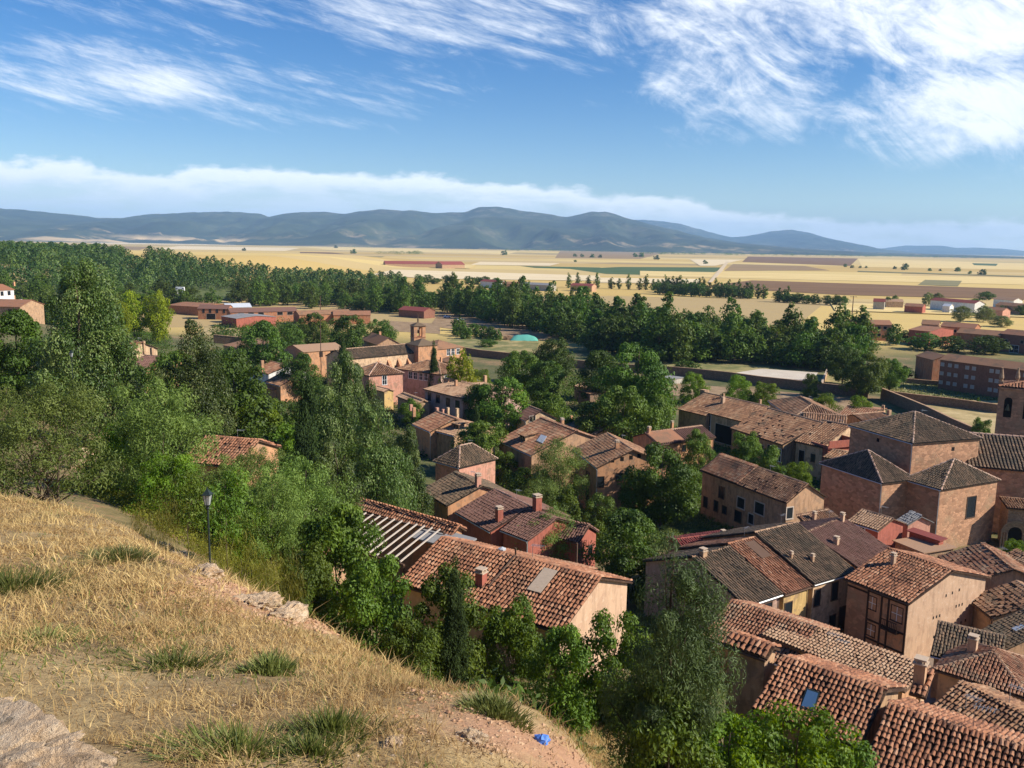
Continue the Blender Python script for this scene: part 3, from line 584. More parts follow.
SH = {
 'plough': sheetmat('ploughed_red_earth', [(.35, (.16, .085, .035)), (.6, (.22, .12, .05))], .004, (1, 8), .02), 'plough2': sheetmat('brown_fallow', [(.35, (.24, .15, .065)), (.6, (.33, .22, .10))], .004, (1, 8), .02),
 'straw': sheetmat('bright_stubble', [(.35, (.62, .44, .16)), (.6, (.74, .56, .24))], .004, (1, 8), .02), 'pale': sheetmat('pale_stubble', [(.35, (.68, .52, .30)), (.6, (.76, .62, .38))], .004, (1, 8), .02),
 'crop': sheetmat('green_crop', [(.35, (.045, .085, .025)), (.6, (.085, .13, .04))], .006, (1, 5), .03), 'dullcrop': sheetmat('dull_green_crop', [(.35, (.16, .15, .06)), (.6, (.26, .22, .10))], .006, (1, 5), .03),
 'meadow': sheetmat('dry_meadow', [(.3, (.07, .10, .03)), (.48, (.20, .19, .07)), (.62, (.42, .32, .14))], .09, (1, 1), .5), 'hay': sheetmat('yellow_meadow', [(.3, (.16, .15, .06)), (.46, (.38, .28, .12)), (.62, (.54, .41, .2))], .12, (1, 1), .5),
 'yard': sheetmat('pale_gravel', [(.3, (.5, .42, .32)), (.6, (.62, .54, .43))], .2), 'earth': sheetmat('bare_earth', [(.3, (.17, .11, .06)), (.5, (.3, .2, .11)), (.65, (.42, .29, .17))], .25), 'street': sheetmat('stone_paving', [(.3, (.17, .13, .1)), (.6, (.26, .2, .15))], .8),
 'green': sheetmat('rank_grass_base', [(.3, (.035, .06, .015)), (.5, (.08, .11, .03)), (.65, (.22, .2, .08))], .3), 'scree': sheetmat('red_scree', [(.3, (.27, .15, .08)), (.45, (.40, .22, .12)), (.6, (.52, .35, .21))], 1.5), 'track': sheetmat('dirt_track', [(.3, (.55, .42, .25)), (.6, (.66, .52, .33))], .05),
}
def sheet(name, pts, mat, dz=.05, near=True, z=0.0, sub=4):
    bm = bmesh.new(); P = [gp(*q) if near else at(q[0], q[1], z) for q in pts]; vs = [bm.verts.new((p.x, p.y, 0)) for p in P]; f = bm.faces.new(vs); bmesh.ops.triangulate(bm, faces=[f])
    if near:
        for k in range(sub):
            bmesh.ops.subdivide_edges(bm, edges=[e for e in bm.edges if e.calc_length() > 1.5], cuts=1, use_grid_fill=True); bmesh.ops.triangulate(bm, faces=bm.faces[:])
        co = np.array([v.co[:] for v in bm.verts]); zz = T(co[:, 0], co[:, 1])
        for v, q in zip(bm.verts, zz): v.co.z = q + dz
    else:
        for v in bm.verts: v.co.z = z + dz
    bmesh.ops.recalc_face_normals(bm, faces=bm.faces[:])
    if bm.faces and sum(f.normal.z for f in bm.faces) < 0: bmesh.ops.reverse_faces(bm, faces=bm.faces[:])
    me = bpy.data.meshes.new(name); bm.to_mesh(me); bm.free(); me.materials.append(SH[mat]); o = link(name, me); o['kind'] = 'structure'; return o
FIELDS = [
 ([(560, 251), (668, 252), (640, 259), (555, 258)], 'plough2'), ([(300, 246.5), (520, 251.5), (508, 254), (330, 250)], 'straw'), ([(180, 246), (300, 248), (285, 251), (150, 249)], 'pale'),
 ([(620, 267), (725, 267.5), (705, 276.5), (606, 274), (570, 269)], 'crop'), ([(520, 266), (600, 267.5), (608, 270), (535, 268)], 'crop'), ([(748, 256.5), (858, 258.5), (850, 266), (742, 262)], 'plough'),
 ([(733, 264), (805, 266), (830, 270.5), (724, 271)], 'plough2'), ([(858, 259), (1030, 263.5), (1030, 270), (862, 267)], 'straw'), ([(640, 271), (1030, 278), (1030, 285), (640, 276)], 'straw'),
 ([(752, 280.5), (1030, 289.5), (1030, 300), (840, 295), (700, 287)], 'plough'), ([(925, 280), (962, 281), (958, 286.5), (918, 285)], 'dullcrop'), ([(972, 263.2), (998, 263.8), (996, 266), (974, 265.2)], 'crop'),
 ([(275, 255.5), (385, 256.5), (372, 260.5), (270, 259.5)], 'dullcrop'), ([(255, 262), (300, 263), (285, 266), (240, 265)], 'plough2'), ([(330, 268), (600, 276), (600, 281), (430, 279), (330, 272)], 'pale'),
 ([(60, 245), (150, 247), (140, 250), (55, 248)], 'plough2'), ([(480, 262), (560, 263.5), (550, 266), (470, 265)], 'pale'), ([(830, 303), (1030, 309), (1030, 318), (835, 311)], 'straw'), ([(600, 278), (700, 279.5), (700, 284), (600, 283)], 'pale'),
 ([(300, 252), (330, 252.5), (345, 254), (300, 253.7)], 'plough'), ([(858, 271), (1030, 276.4), (1030, 277.4), (858, 272)], 'dullcrop'), ([(690, 259.5), (742, 260), (715, 266), (700, 266)], 'pale'), ([(380, 262), (476, 265), (470, 269), (390, 266)], 'straw'), ([(100, 241), (240, 243.5), (235, 245.5), (90, 243.6)], 'pale'),
]
for i, (pts, mt) in enumerate(FIELDS): sheet('field', pts, mt, .06 + .03 * i, False)
sheet('dirt_track', [(726, 262), (729, 262), (722, 272), (712, 283), (708, 283), (717, 272)], 'track', 1.0, False)
sheet('dirt_track', [(366, 262), (369, 262), (380, 267), (377, 268)], 'track', 1.0, False)
sheet('meadow', [(655, 366), (700, 362), (770, 367), (760, 380), (700, 378), (655, 376)], 'meadow', .08)
sheet('gravel_yard', [(742, 372), (762, 369), (818, 373), (812, 381), (770, 381), (720, 376)], 'yard', .14)
sheet('meadow', [(815, 374), (850, 372), (852, 392), (806, 383)], 'meadow', .1)
sheet('meadow', [(860, 376), (1000, 388), (1000, 400), (865, 394)], 'meadow', .1)
sheet('hay_meadow', [(895, 400), (1000, 401), (995, 436), (960, 432)], 'hay', .12)
sheet('bare_earth', [(655, 382), (760, 390), (850, 398), (905, 430), (820, 410), (690, 398), (650, 392)], 'earth', .1)
sheet('meadow', [(455, 338), (540, 340), (535, 353), (470, 352), (440, 344)], 'meadow', .1)
sheet('bare_earth', [(390, 321), (440, 324), (440, 334), (385, 331)], 'earth', .1)
sheet('meadow', [(205, 326), (250, 327), (250, 337), (200, 336)], 'hay', .1)
sheet('bare_earth', [(440, 312), (530, 322), (570, 336), (560, 342), (500, 336), (430, 326)], 'earth', .12)
sheet('rank_grass', [(600, 505), (700, 505), (760, 535), (735, 560), (660, 552), (590, 540)], 'green', .1, sub=5)
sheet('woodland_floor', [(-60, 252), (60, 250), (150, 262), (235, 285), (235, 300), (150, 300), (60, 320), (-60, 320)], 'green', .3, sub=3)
sheet('street', [(815, 690), (860, 640), (905, 650), (960, 650), (1000, 600), (1020, 620), (960, 690), (880, 720)], 'street', .12, sub=5)
# ------------------------------------------------------------------ mountains
mm, t, b = newmat('mountain_scrub'); p = t.pos(); sp = t.node('ShaderNodeSeparateXYZ'); t.put(sp.inputs[0], p); z = sp.outputs[2]
n = t.noise(t.mapping(p, sc=(.0011, .0011, .003)), 1, 7, .62); nb = t.noise(t.mapping(p, sc=(.0005, .0012, 0), loc=(3, 1, 0)), 1, 6, .6); nc = t.noise(t.mapping(p, sc=(.006, .006, .01)), 1, 6, .7)
c = t.ramp(t.m('ADD', t.m('MULTIPLY', n, .7), t.m('MULTIPLY', nc, .3)), [(.38, (.008, .017, .009)), (.5, (.024, .038, .018)), (.60, (.06, .068, .034)), (.72, (.17, .14, .09))])
low = t.m('MULTIPLY', t.m('MULTIPLY', t.mr(z, 30, 90, 1, 0), t.mr(nb, .48, .56)), t.mr(t.m('MULTIPLY', sp.outputs[0], -1), 800, 3000))
low2 = t.m('MULTIPLY', t.m('MULTIPLY', t.mr(z, 60, 190, 1, 0), t.mr(nc, .5, .6)), t.mr(nb, .5, .6)); c = t.mix(low, c, (.62, .44, .22)); c = t.mix(t.m('MULTIPLY', low2, .7), c, (.4, .28, .16)); hi_ = t.m('MULTIPLY', t.mr(z, 300, 480), t.mr(nc, .5, .62)); c = t.mix(t.m('MULTIPLY', hi_, .6), c, (.2, .16, .12))
t.put(b.inputs['Base Color'], c); b.inputs['Roughness'].default_value = 1
def range_(name, prof, D0, D1, D2, seed, spur=.5, nu=420, nv=90, foot=0):
    xs = np.linspace(prof[0][0], prof[-1][0], nu); hp = np.interp(xs, [a for a, b in prof], [b for a, b in prof]); Vv = []
    hs = np.array([atY(x, y, D1).z for x, y in zip(xs, hp)]); hs = hs * (1 + .10 * (fbm(xs * 1.0, xs * 0, 26, seed, 4) - .47) + .05 * (fbm(xs * 1.0, xs * 0, 7, seed + 5, 3) - .44)); ux = np.array([ray(x, 245).x / ray(x, 245).y for x in xs])
    vs = np.linspace(0, 1, nv); A, B = np.meshgrid(np.arange(nu), vs); U = ux[A]; Hc = hs[A]
    Yd = np.where(B < .75, D0 + (D1 - D0) * B / .75, D1 + (D2 - D1) * (B - .75) / .25); Xd = U * (D0 * .35 + Yd * .65) / 1.0 if False else U * D1 * (.55 + .45 * Yd / D1)
    tt = np.where(B < .75, B / .75, 1 - (B - .75) / .25)
    ridge = 1 - np.abs(fbm(Xd, Yd * .4, 1150, seed, 5) * 2 - 1) * 1.9; fine = (1 - np.abs(fbm(Xd, Yd * .6, 420, seed + 4, 5) * 2 - 1) * 1.8) - .5
    shp = tt ** 1.35; k = np.sin(np.pi * np.clip(tt, 0, 1)); Z = Hc * (shp + spur * k * (ridge - .45)) + fine * 85 * k * (Hc / 450)
    Z = np.minimum(Z, Hc * (.15 + .85 * tt) * 1.0 + 0); Z = Z * sstep(0, .08, tt) + (-1 + 0 * Z) * (1 - sstep(0, .08, tt))
    mb = MB(); i0 = (np.arange(nv - 1)[:, None] * nu + np.arange(nu - 1)[None]).ravel()
    mb.quads(np.stack([Xd, Yd, Z], -1), np.stack([i0, i0 + 1, i0 + nu + 1, i0 + nu], -1), np.full(len(i0), .5)); tag(mb.build(name, mm, None, True), kind='structure')
range_('mountains', [(-420, 222), (-250, 214), (-120, 210), (-50, 206), (0, 207.5), (30, 210), (65, 213.5), (100, 217.5), (125, 218), (150, 214), (180, 212.5), (215, 211), (240, 212), (262, 213), (270, 216.5), (290, 213), (320, 211), (345, 213.5), (380, 209), (400, 210), (440, 213), (462, 212), (480, 206.5), (500, 206), (520, 210), (545, 214), (565, 217.5), (590, 212), (605, 211), (630, 218), (660, 226.5), (700, 236.5), (740, 243), (800, 248), (850, 251.5), (1000, 256)], 7500, 12000, 15000, 3)
range_('mountains', [(560, 220), (620, 218.5), (650, 219.5), (680, 224), (710, 232), (730, 237), (745, 236), (770, 231), (790, 229), (810, 233), (835, 240.5), (860, 247.5), (885, 252), (950, 255)], 14000, 19500, 21000, 9, .25, 200, 50)
range_('mountains', [(800, 252), (870, 250), (885, 248), (905, 245.3), (940, 245.5), (955, 248), (975, 247.5), (1000, 248.3), (1024, 251), (1080, 249), (1160, 246), (1300, 249)], 19000, 24500, 26000, 5, .2, 200, 50)
# ------------------------------------------------------------------ haze
hz = MB(); hz.box(-16400, 16400, -399, 30900, -1.5, 930); hm = bpy.data.materials.new('haze'); hm.use_nodes = True; t = NT(hm.node_tree)
for nd in list(t.n):
    if nd.type == 'BSDF_PRINCIPLED': t.n.remove(nd)
pv = t.node('ShaderNodeVolumePrincipled'); pv.inputs['Color'].default_value = (.38, .64, 1, 1); pv.inputs['Density'].default_value = 4.6e-5; pv.inputs['Anisotropy'].default_value = 0.0
t.l.new(pv.outputs[0], t.n['Material Output'].inputs['Volume']); ho = hz.build('haze', hm); tag(ho, kind='stuff')
# ------------------------------------------------------------------ the town
D = 'dark'
# --- timber framed house and its street
H1 = house('tall half-timbered house with blank plaster gable and dark balcony', (843.5, 578), (910, 604), 7.0, C=(966, 569), rise=1.7, wall='beige', roof='orange', o=.35, base=3, cat='timbered house',
  chim=[(893, 563, .8, .35, 'beige')])
fr = MB(); o_ = .35; Lw = H1['L']; e_ = H1['e']; y_ = o_
def bar(x0, x1, z0, z1, d=.07): fr.box(x0, x1, y_ - d, y_ + .02, z0, z1)
sx = .36 * Lw
lw = MB(); lw.box(o_ + .02, sx, y_ - .045, y_ + .02, -2, e_ - .2); part(H1, lw, 'stone_facing', W['redstone'])
inf = MB(); inf.box(sx, Lw - o_ - .02, y_ - .03, y_ + .02, -2, e_ - .15); part(H1, inf, 'ochre_infill', W['orange'])
for x in (sx, sx + .32 * (Lw - sx), sx + .48 * (Lw - sx), Lw - o_ - .22): bar(x, x + .2, 0, e_ - .15)
for zf in (.97, .60, .36): bar(sx, Lw - o_, e_ * zf - .25, e_ * zf - .05, .085)
bar(o_, sx, e_ * .93 - .2, e_ * .93, .085)
part(H1, fr, 'timber_frame', MAT['wood'])
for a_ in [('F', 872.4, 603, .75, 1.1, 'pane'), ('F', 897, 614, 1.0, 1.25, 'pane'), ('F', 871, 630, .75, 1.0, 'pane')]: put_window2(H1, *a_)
opening2(H1, 'F', Lw * .72, 1.1, 1.3, 2.3, 'door')
bal = MB(); bx0, bx1 = sx + .42 * (Lw - sx), Lw - .9; zb = e_ * .60 - .1
bal.box(bx0, bx1, y_ - .75, y_, zb - .12, zb)
for k in range(11):
    x = bx0 + (bx1 - bx0) * k / 10; bal.box(x - .02, x + .02, y_ - .74, y_ - .70, zb, zb + .95)
bal.box(bx0, bx1, y_ - .76, y_ - .68, zb + .95, zb + 1.0); part(H1, bal, 'balcony', MAT['wood'])
for s_, z_ in [(.47, .80), (.55, .81), (.64, .82), (.33, .56), (.37, .56), (.41, .56), (.62, .61), (.66, .61), (.70, .61), (.36, .30), (.43, .31), (.50, .32), (.65, .35), (.71, .36), (.77, .37), (.92, .55)]:
    opening2(H1, 'R', s_ * (H1['W'] - .7), e_ * z_ + 1.0, .22, .3, 'vent')
H2a = house('lichened row house with white gutter left of the ochre house', (745, 606.5), (783.6, 593.8), 6.3, R=(722, 549), wall='mauve', roof='dark', base=3, wins=[('F', 768, 609, .9, 1.1, D)], chim=[(703, 556, .5, .5, 'tan')])
H2b = house('narrow ochre yellow row house with orange tiled roof', (784.6, 594.8), (812.5, 586), 6.3, R=(735, 542), wall='yellow', roof='orange', base=3, wins=[('F', 788, 608.5, .95, 1.1, D)], ridgetone=.8)
H2c = house('large cream row house with broad mossy roof beside the timbered house', (814, 584.5), (858, 571.5), 6.5, R=(797, 522.5), wall='cream', roof='dark', base=3, wins=[('F', 817, 597.5, .75, 1.5, D), ('F', 834.5, 591, .8, 1.6, D), ('F', 832, 622, .8, 1.3, D), ('F', 843, 618, 1.2, 2.2, 'door')], chim=[(812, 566, .5, .25, 'brown'), (791, 562, .5, .2, 'brown')])
gt = MB(); gt.tube([(0, -.06, H2a['e'] - .12), (H2a['L'], -.06, H2a['e'] - .12)], [.09, .09], 6); part(H2a, gt, 'gutter', MAT['zinc'])
sk = MB()
def on_roof(H, u0, u1, v0, v1, dz=.14, th=.05):
    mb = MB(); L, Wd = H['L'], H['W']; P = []
    for (u, v) in ((u0, v0), (u1, v0), (u1, v1), (u0, v1)): P.append((u * L, v * Wd, roofz(H, u * L, v * Wd) + dz))
    slab(mb, P, th, .5); return mb
part(H2b, on_roof(H2b, .45, .8, .30, .46, .22), 'translucent_panel', MAT['timber'])
house('brown smooth-tiled roof house behind the mossy row', (862, 571), (897, 553), 6.2, R=(838, 519.5), wall='orange', roof='smooth', base=3, chim=[(836, 545, .6, .4, 'beige'), (842, 522, .7, .35, 'beige')])
house('small grey-tan roofed house with brick red gable', (847, 521), (879, 531), 6.8, C=(897, 520.5), rise=.9, wall='red', roof='tan', base=3, wins=[('F', 862, 529, .6, .6, 'white')])
house('little grey roofed shed with pink wall under the church', (896, 520), (908, 525), 6.5, C=(921, 517), rise=.8, wall='pink', roof='grey', base=3, name='shed', cat='shed')
house('low lean-to roof between chimneys against the church wall', (806, 524), (838, 517), 5.0, R=(832, 509), kind='shed', wall='brown', roof='brown', name='shed', cat='shed', base=3, chim=[(814, 521, .8, .35, 'beige')])
house('mottled orange roof house right of the timbered gable', (938, 556), (966, 583), 5.2, R=(1000, 558), wall='brown', roof='mottled', base=3, skip=.02)
house('low reddish outhouse squeezed beside the blank gable', (962, 592), (980, 604), 3.4, C=(993, 592), rise=.8, wall='red', roof='mottled', base=3, name='shed', cat='outhouse', skip=.06)
house('ragged dark roof at the street edge near the church door', (985, 566), (1010, 578), 5.0, C=(1040, 562), rise=1.4, wall='brown', roof='brown', base=3, skip=.08)
house('collapsing brown roof heaped with loose tiles', (966, 598), (992, 618), 5.0, R=(1022, 585), wall='tan', roof='brown', base=3, skip=.16)
H7 = house('dark roof with pale ridge mortar and two small rooflights', (972, 634), (1001, 652), 6.0, R=(1024, 610), wall='brown', roof='dark', base=3, ridgetone=.98)
part(H7, on_roof(H7, .45, .6, .25, .34), 'rooflight', MAT['zinc'])
H8 = house('wide tan tiled roof with shaded red-brown back slope and stub chimney', (934, 669), (1030, 699), 6.8, R=(1010, 655), kind='hip', wall='brown', roof='mottled', base=3, chim=[(972, 652, 1.0, .55, 'beige')])
house('roof of a dark brown house behind the stub chimney', (930, 655), (1000, 672), 6.5, R=(1000, 636), wall='brown', roof='dark', base=3)
H9 = house('long pink-tan roof house with orange side wall and aerials', (761, 635), (905, 692), 10.8, R=(823, 629), kind='shed', wall='orange', roof='tan', base=3, ridgetone=.8, slope=.12)
for q in ((827, 652, 1.9), (836, 655, 1.6)): antenna(H9, *q)
H10 = house('tile-roofed house left of the ochre wall, half behind the pine', (702, 636), (790, 668), 10.0, R=(711.5, 594), wall='tan', roof='mottled', base=3)
house('reddish dark roof with white vent pots behind the pine top', (683, 549), (742, 541), 5.6, R=(740, 531), wall='brown', roof='redsheet', chim=[(723, 537, .5, .4, 'white'), (736, 538, .5, .4, 'white')], slope=.25)
# --- nearest roofs, lower right
N3 = house('near roof of curved tiles with a blue skylight', (752, 708), (860, 748), 16.8, R=(775, 654), wall='tan', roof='orange', base=4, sp=.23, ridgetone=.75)
c0 = MB()
def on_px(H, mb, pts, dz, th, tone=.5):
    Mi = H['M'].inverted(); P = []
    for px, py in pts:
        p = Mi @ at(px, py, H['g'] + H['e'] + H['rise'] * .5)
        for k in range(8): p = Mi @ at(px, py, H['g'] + roofz(H, p.x, min(max(p.y, 0), H['W'] / 2)))
        P.append((p.x, p.y, roofz(H, p.x, p.y) + dz))
    slab(mb, P, th, tone); return mb
part(N3, on_px(N3, MB(), [(799.5, 711), (814.5, 715), (819.5, 696), (806, 691.5)], .20, .10), 'skylight_frame', MAT['iron'])
part(N3, on_px(N3, MB(), [(801, 709.5), (813.5, 712.5), (817.8, 697.4), (807, 693.8)], .22, .03), 'skylight_glass', MAT['skyblue'])
N4 = house('near roof of reddish curved tiles running off the corner', (860, 770), (1015, 828), 16.6, R=(877, 701), wall='cream', roof='orange', base=4, sp=.23, ridgetone=.7)
N5 = house('blackened tile roof with fallen aerial and cream chimney block', (925, 712), (1010, 757), 14.2, R=(962, 684), wall='cream', roof='brown', base=4, ridgetone=.8, sp=.24)
N6 = house('cream rendered dormer block with tiled lean-to between roofs', (909, 693), (926, 698), 16.2, C=(948, 690), rise=.5, kind='shed', wall='cream', roof='orange', base=6, name='dormer_block', cat='roof block', chim=[(919, 684, .9, .45, 'brown')])
antenna(N5, 966, 704, 1.0)
NL = house('shaded brown wall building under the tiled ridge beside the pine', (724, 644), (767, 659), 18.0, Wd=1.3, rise=.3, wall='brown', roof='orange', base=5, sp=.29, o=.2)
# --- pergola house and long tiled house, centre
N1 = house('long near house with red curved tiles and drainpipe across its roof', (397, 583), (562, 632), 14.8, R=(417, 532), wall='beige', roof='orange', base=4, sp=.29, ridgetone=.6, chim=[(481, 592, .8, .5, 'red'), (428, 540, .1, .1, 'orange')][:1])
part(N1, on_roof(N1, .70, .78, .22, .44, .27, .03), 'translucent_panel', MAT['mortar'])
pp = MB(); xx = .50 * N1['L']
pp.tube([(xx, N1['W'] * .16, roofz(N1, xx, N1['W'] * .16) + .2), (xx, N1['W'] * .49, roofz(N1, xx, N1['W'] * .49) + .2), (xx, N1['W'] * .49, roofz(N1, xx, N1['W'] * .49) + .75)], [.07, .07, .07], 6); part(N1, pp, 'flue_pipe', MAT['tarpred'] if False else MAT['timber'])
N1b = house('low back roof of red tiles with a steel chimney pot behind the long ridge', (470, 571), (566, 594), 13.6, R=(508, 552), wall='orange', roof='mottled', base=4, sp=.29)
cw = MB(); Mi = N1b['M'].inverted(); q = Mi @ at(502, 555, 16.2 * S); cw.tube([(q.x, q.y, q.z - 1.2), (q.x, q.y, q.z + .4)], [.16, .16], 8); cw.tube([(q.x, q.y, q.z + .4), (q.x, q.y, q.z + .5), (q.x, q.y, q.z + .62)], [.3, .3, .05], 8); part(N1b, cw, 'steel_flue', MAT['zinc']); antenna(N1b, 497, 563, 1.4)
NB = house('grey rendered terrace block with brick parapet behind the pergola', (408, 536), (455, 549), 15.0, C=(478, 540), rise=.1, kind='shed', wall='brick', roof='grey', base=4, tile=False, ridge=False, name='terrace_block', cat='terrace block')
# pergola
pg0 = [atY(x, y, Y) for x, y, Y in ((318, 512, 44), (440, 532, 40), (400, 560, 34), (285, 535, 37))]
PG = empty('pergola', (pg0[0].x, pg0[0].y, T1(pg0[0].x, pg0[0].y))); tag(PG, 'terrace pergola of white slats between the tiled ridge and the trees', 'pergola')
zt = 15.4 * S; a4 = [at(322, 503, zt), at(444, 530, zt), at(404, 563, zt), at(282, 528, zt)]; org = Vector(PG.location)
for k in range(17):
    s_ = (k + .5) / 17; p, q = a4[0].lerp(a4[1], s_) - org, a4[3].lerp(a4[2], s_) - org; mb = MB(); mb.tube([p, q], [.07, .07], 4); mb.build('slat', MAT['surround'], PG)
for (i, j) in ((0, 1), (3, 2)):
    mb = MB(); mb.tube([a4[i] - org - Vector((0, 0, .18)), a4[j] - org - Vector((0, 0, .18))], [.11, .11], 4); mb.build('beam', MAT['timber'], PG)
for i in range(4):
    mb = MB(); p = a4[i] - org; mb.tube([(p.x, p.y, p.z - 4.5), (p.x, p.y, p.z - .2)], [.1, .1], 4); mb.build('post', MAT['timber'], PG)
house('tiled ridge roof running behind the white pergola slats', (352, 508), (452, 536), 15.0, Wd=1.6, rise=.5, wall='orange', roof='orange', base=5, sp=.29, ridgetone=.75, name='tiled_wall', cat='tiled wall')
NW = house('low brown garden wall house with stacked pots below the pergola', (296, 552), (330, 566), 16.0, C=(344, 556), rise=.15, kind='shed', wall='brown', roof='orange', base=4, name='garden_store', cat='garden store')
# --- centre town
M1 = house('shaded two-storey brown house with patched half red half grey roof', (700, 470), (787, 503), 6.0, C=(803, 488.5), rise=1.9, wall='brown', roof='brown', wins=[('F', 741, 503, 1.3, 1.3, 'surround'), ('F', 759.5, 508.5, 1.6, 1.4, 'surround'), ('F', 721.5, 492.5, 1.0, 1.5, D), ('F', 705.5, 502, .8, 1.4, D), ('F', 716, 506, .8, 1.4, D), ('F', 724.5, 510, .8, 1.0, D), ('F', 738, 516.5, 1.2, 1.4, D), ('F', 751, 519, .9, 1.2, 'surround'), ('R', 789.5, 513, .9, 1.3, 'surround')], skip=.03)
part(M1, on_roof(M1, .03, .45, .02, .48, .10, .03), 'red_tile_patch', ROOF['mottled'])
rp = MB(); tiles(rp, [(.02 * M1['L'], .02, M1['e'] + .06), (.46 * M1['L'], .02, M1['e'] + .06), (.46 * M1['L'], M1['W'] * .48, M1['e'] + M1['rise'] * .96 + .06), (.02 * M1['L'], M1['W'] * .48, M1['e'] + M1['rise'] * .96 + .06)], .36, .5, .13, 0, 3); part(M1, rp, 'patch_tiles', ROOF['mottled'])
M2 = house('orange gabled house with four small attic openings', (573, 449), (596.5, 468), 6.6, C=(654, 456), rise=2.2, kind='gable', wall='orange', roof='brown', wins=[('R', 612.5, 460.5, .5, .55, 'vent'), ('R', 622, 459, .5, .55, 'vent'), ('R', 631, 457.5, .5, .55, 'vent'), ('R', 639, 456, .5, .55, 'vent'), ('R', 600.5, 482, .9, 1.4, 'wood'), ('R', 619, 477, .9, 1.0, D), ('F', 588, 478, 1.2, 1.7, D), ('F', 587.5, 496, 1.2, 2.2, 'door'), ('F', 577, 497, 1.0, 1.6, 'white')], chim=[(617, 447, .9, .5, 'orange')])
M3 = house('brown and red roofed house with dormer and rooflight below the yellow gable', (497, 440), (531, 455.5), 5.2, R=(571, 429), wall='brown', roof='mottled', chim=[(562, 425, .9, .5, 'orange')])
dm = MB(); 
def dormer(H, fx, fy, w, d, h, mat='brown', roof='brown', nw=2):
    x, y = H['L'] * fx, H['W'] * fy; z = roofz(H, x, y) - .1; mb = MB(); mb.box(x - w / 2, x + w / 2, y, y + d, z - .3, z + h); dd = part(H, mb, 'dormer', W[mat])
    mb = MB(); P = [(x - w / 2 - .25, y - .3, z + h + .02), (x + w / 2 + .25, y - .3, z + h + .02), (x + w / 2 + .25, y + d + .4, z + h + .02 + (d + .7) * .15), (x - w / 2 - .25, y + d + .4, z + h + .02 + (d + .7) * .15)]
    slab(mb, P, .12, 0); tiles(mb, P, .3, .42, .11, 0, 3); part(H, mb, 'dormer_roof', ROOF[roof], dd)
    for k in range(nw):
        xx = x - w / 2 + w * (k + .5) / nw; mb = MB(); mb.box(xx - .28, xx + .28, y - .03, y + .02, z + h * .25, z + h * .85); part(H, mb, 'dormer_window', MAT['glass'], dd)
dormer(M3, .45, .12, 2.0, 2.2, 1.1)
part(M3, on_px(M3, MB(), [(536.5, 441), (542.5, 443.5), (547, 438), (541, 436)], .22, .08), 'rooflight', MAT['zinc'])
M4 = house('tumbledown roofed building with broken tiles and tan wall', (592, 434.5), (630, 432), 4.6, C=(636, 424), rise=1.2, wall='tan', roof='brown', skip=.22, wins=[('F', 618, 439, .9, .9, D)], chim=[(586, 428, .9, .4, 'tan')])
db = MB()
for k in range(40): x, y = random.uniform(0, M4['L']), random.uniform(0, M4['W']); z = roofz(M4, x, y) + .12; a = random.uniform(0, 3); l = random.uniform(.3, 1.1); db.tube([(x, y, z), (x + l * math.cos(a), y + l * math.sin(a), z + random.uniform(-.1, .35))], [.07, .07], 4)
part(M4, db, 'fallen_timbers', MAT['timber'])
house('broken brown roof between the rooflight house and the ruin', (560, 428), (590, 438), 4.8, R=(600, 421), wall='tan', roof='brown', skip=.15, chim=[(571, 426, .8, .4, 'orange')])
M5 = house('small pale yellow gabled house among the trees', (514, 416), (525.5, 421), 4.6, C=(547.5, 414.5), rise=1.6, kind='gable', wall='cream', roof='smooth', wins=[('R', 531, 419, .7, 1.0, 'void'), ('R', 534, 418, .5, .9, 'void')])
M6 = house('orange house with red striped and grey brown roof halves', (658, 445), (716, 437), 5.4, R=(700, 426), wall='orange', roof='smooth', wins=[('F', 684, 448, .8, 1.0, D), ('F', 698, 446, .8, 1.0, D)], chim=[(649, 434, .9, .45, 'orange'), (672, 427, .8, .4, 'orange')])
part(M6, on_roof(M6, .02, .45, .02, .48, .22, .04), 'red_roof_half', ROOF['mottled'])
M7 = house('timber-post barn with white infill gable and rooflights', (700, 411), (743, 422), 5.2, C=(790, 415.5), rise=2.2, kind='gable', wall='cream', roof='brown', name='barn', cat='barn', chim=[(760, 405, 1.1, .4, 'tan'), (723, 400, 1.2, .6, 'beige')])
L7, W7, e7 = M7['L'], M7['W'], M7['e']; tb = MB()
for k in range(10): y = .3 + (W7 - .7) * k / 9; tb.box(L7 - .32, L7 - .22, y, y + .16, 0, roofz(M7, L7, y) * 0 + e7 - .1)
tb.box(L7 - .33, L7 - .21, .3, W7 - .3, e7 - .25, e7 - .05); part(M7, tb, 'timber_posts', MAT['timber'])
for y in (.2, .35, .5, .65, .8): opening2(M7, 'R', W7 * y, e7 * .72, .6, 1.0, 'vent')
opening2(M7, 'F', L7 * .62, e7 * .42, L7 * .55, e7 * .6, 'void'); opening2(M7, 'F', L7 * .14, e7 * .55, L7 * .16, e7 * .8, 'white')
for f_, g_ in ((.55, .30), (.62, .55), (.4, .3)):
    pass
house('low brown wing with a dormer left of the timber-post barn', (677, 409), (706, 416), 4.8, R=(716, 395), wall='brown', roof='brown', name='barn', cat='barn', chim=[(704, 404, .7, 1.2, 'brown'), (723, 402, .8, .4, 'tan')])
house('broad dark hipped roof behind the barn gable', (768, 401), (793, 418), 4.6, R=(815, 405), kind='hip', wall='brown', roof='brown')
M9 = house('rough roofed farmhouse with ivy-dark corner and leaning posts', (730, 428), (783, 445), 4.6, R=(805, 418), wall='tan', roof='brown', skip=.08, wins=[('F', 770, 452, 1.4, 2.2, 'void'), ('F', 779, 455, .9, 2.0, 'white'), ('F', 762, 450, .8, 1.6, 'void')])
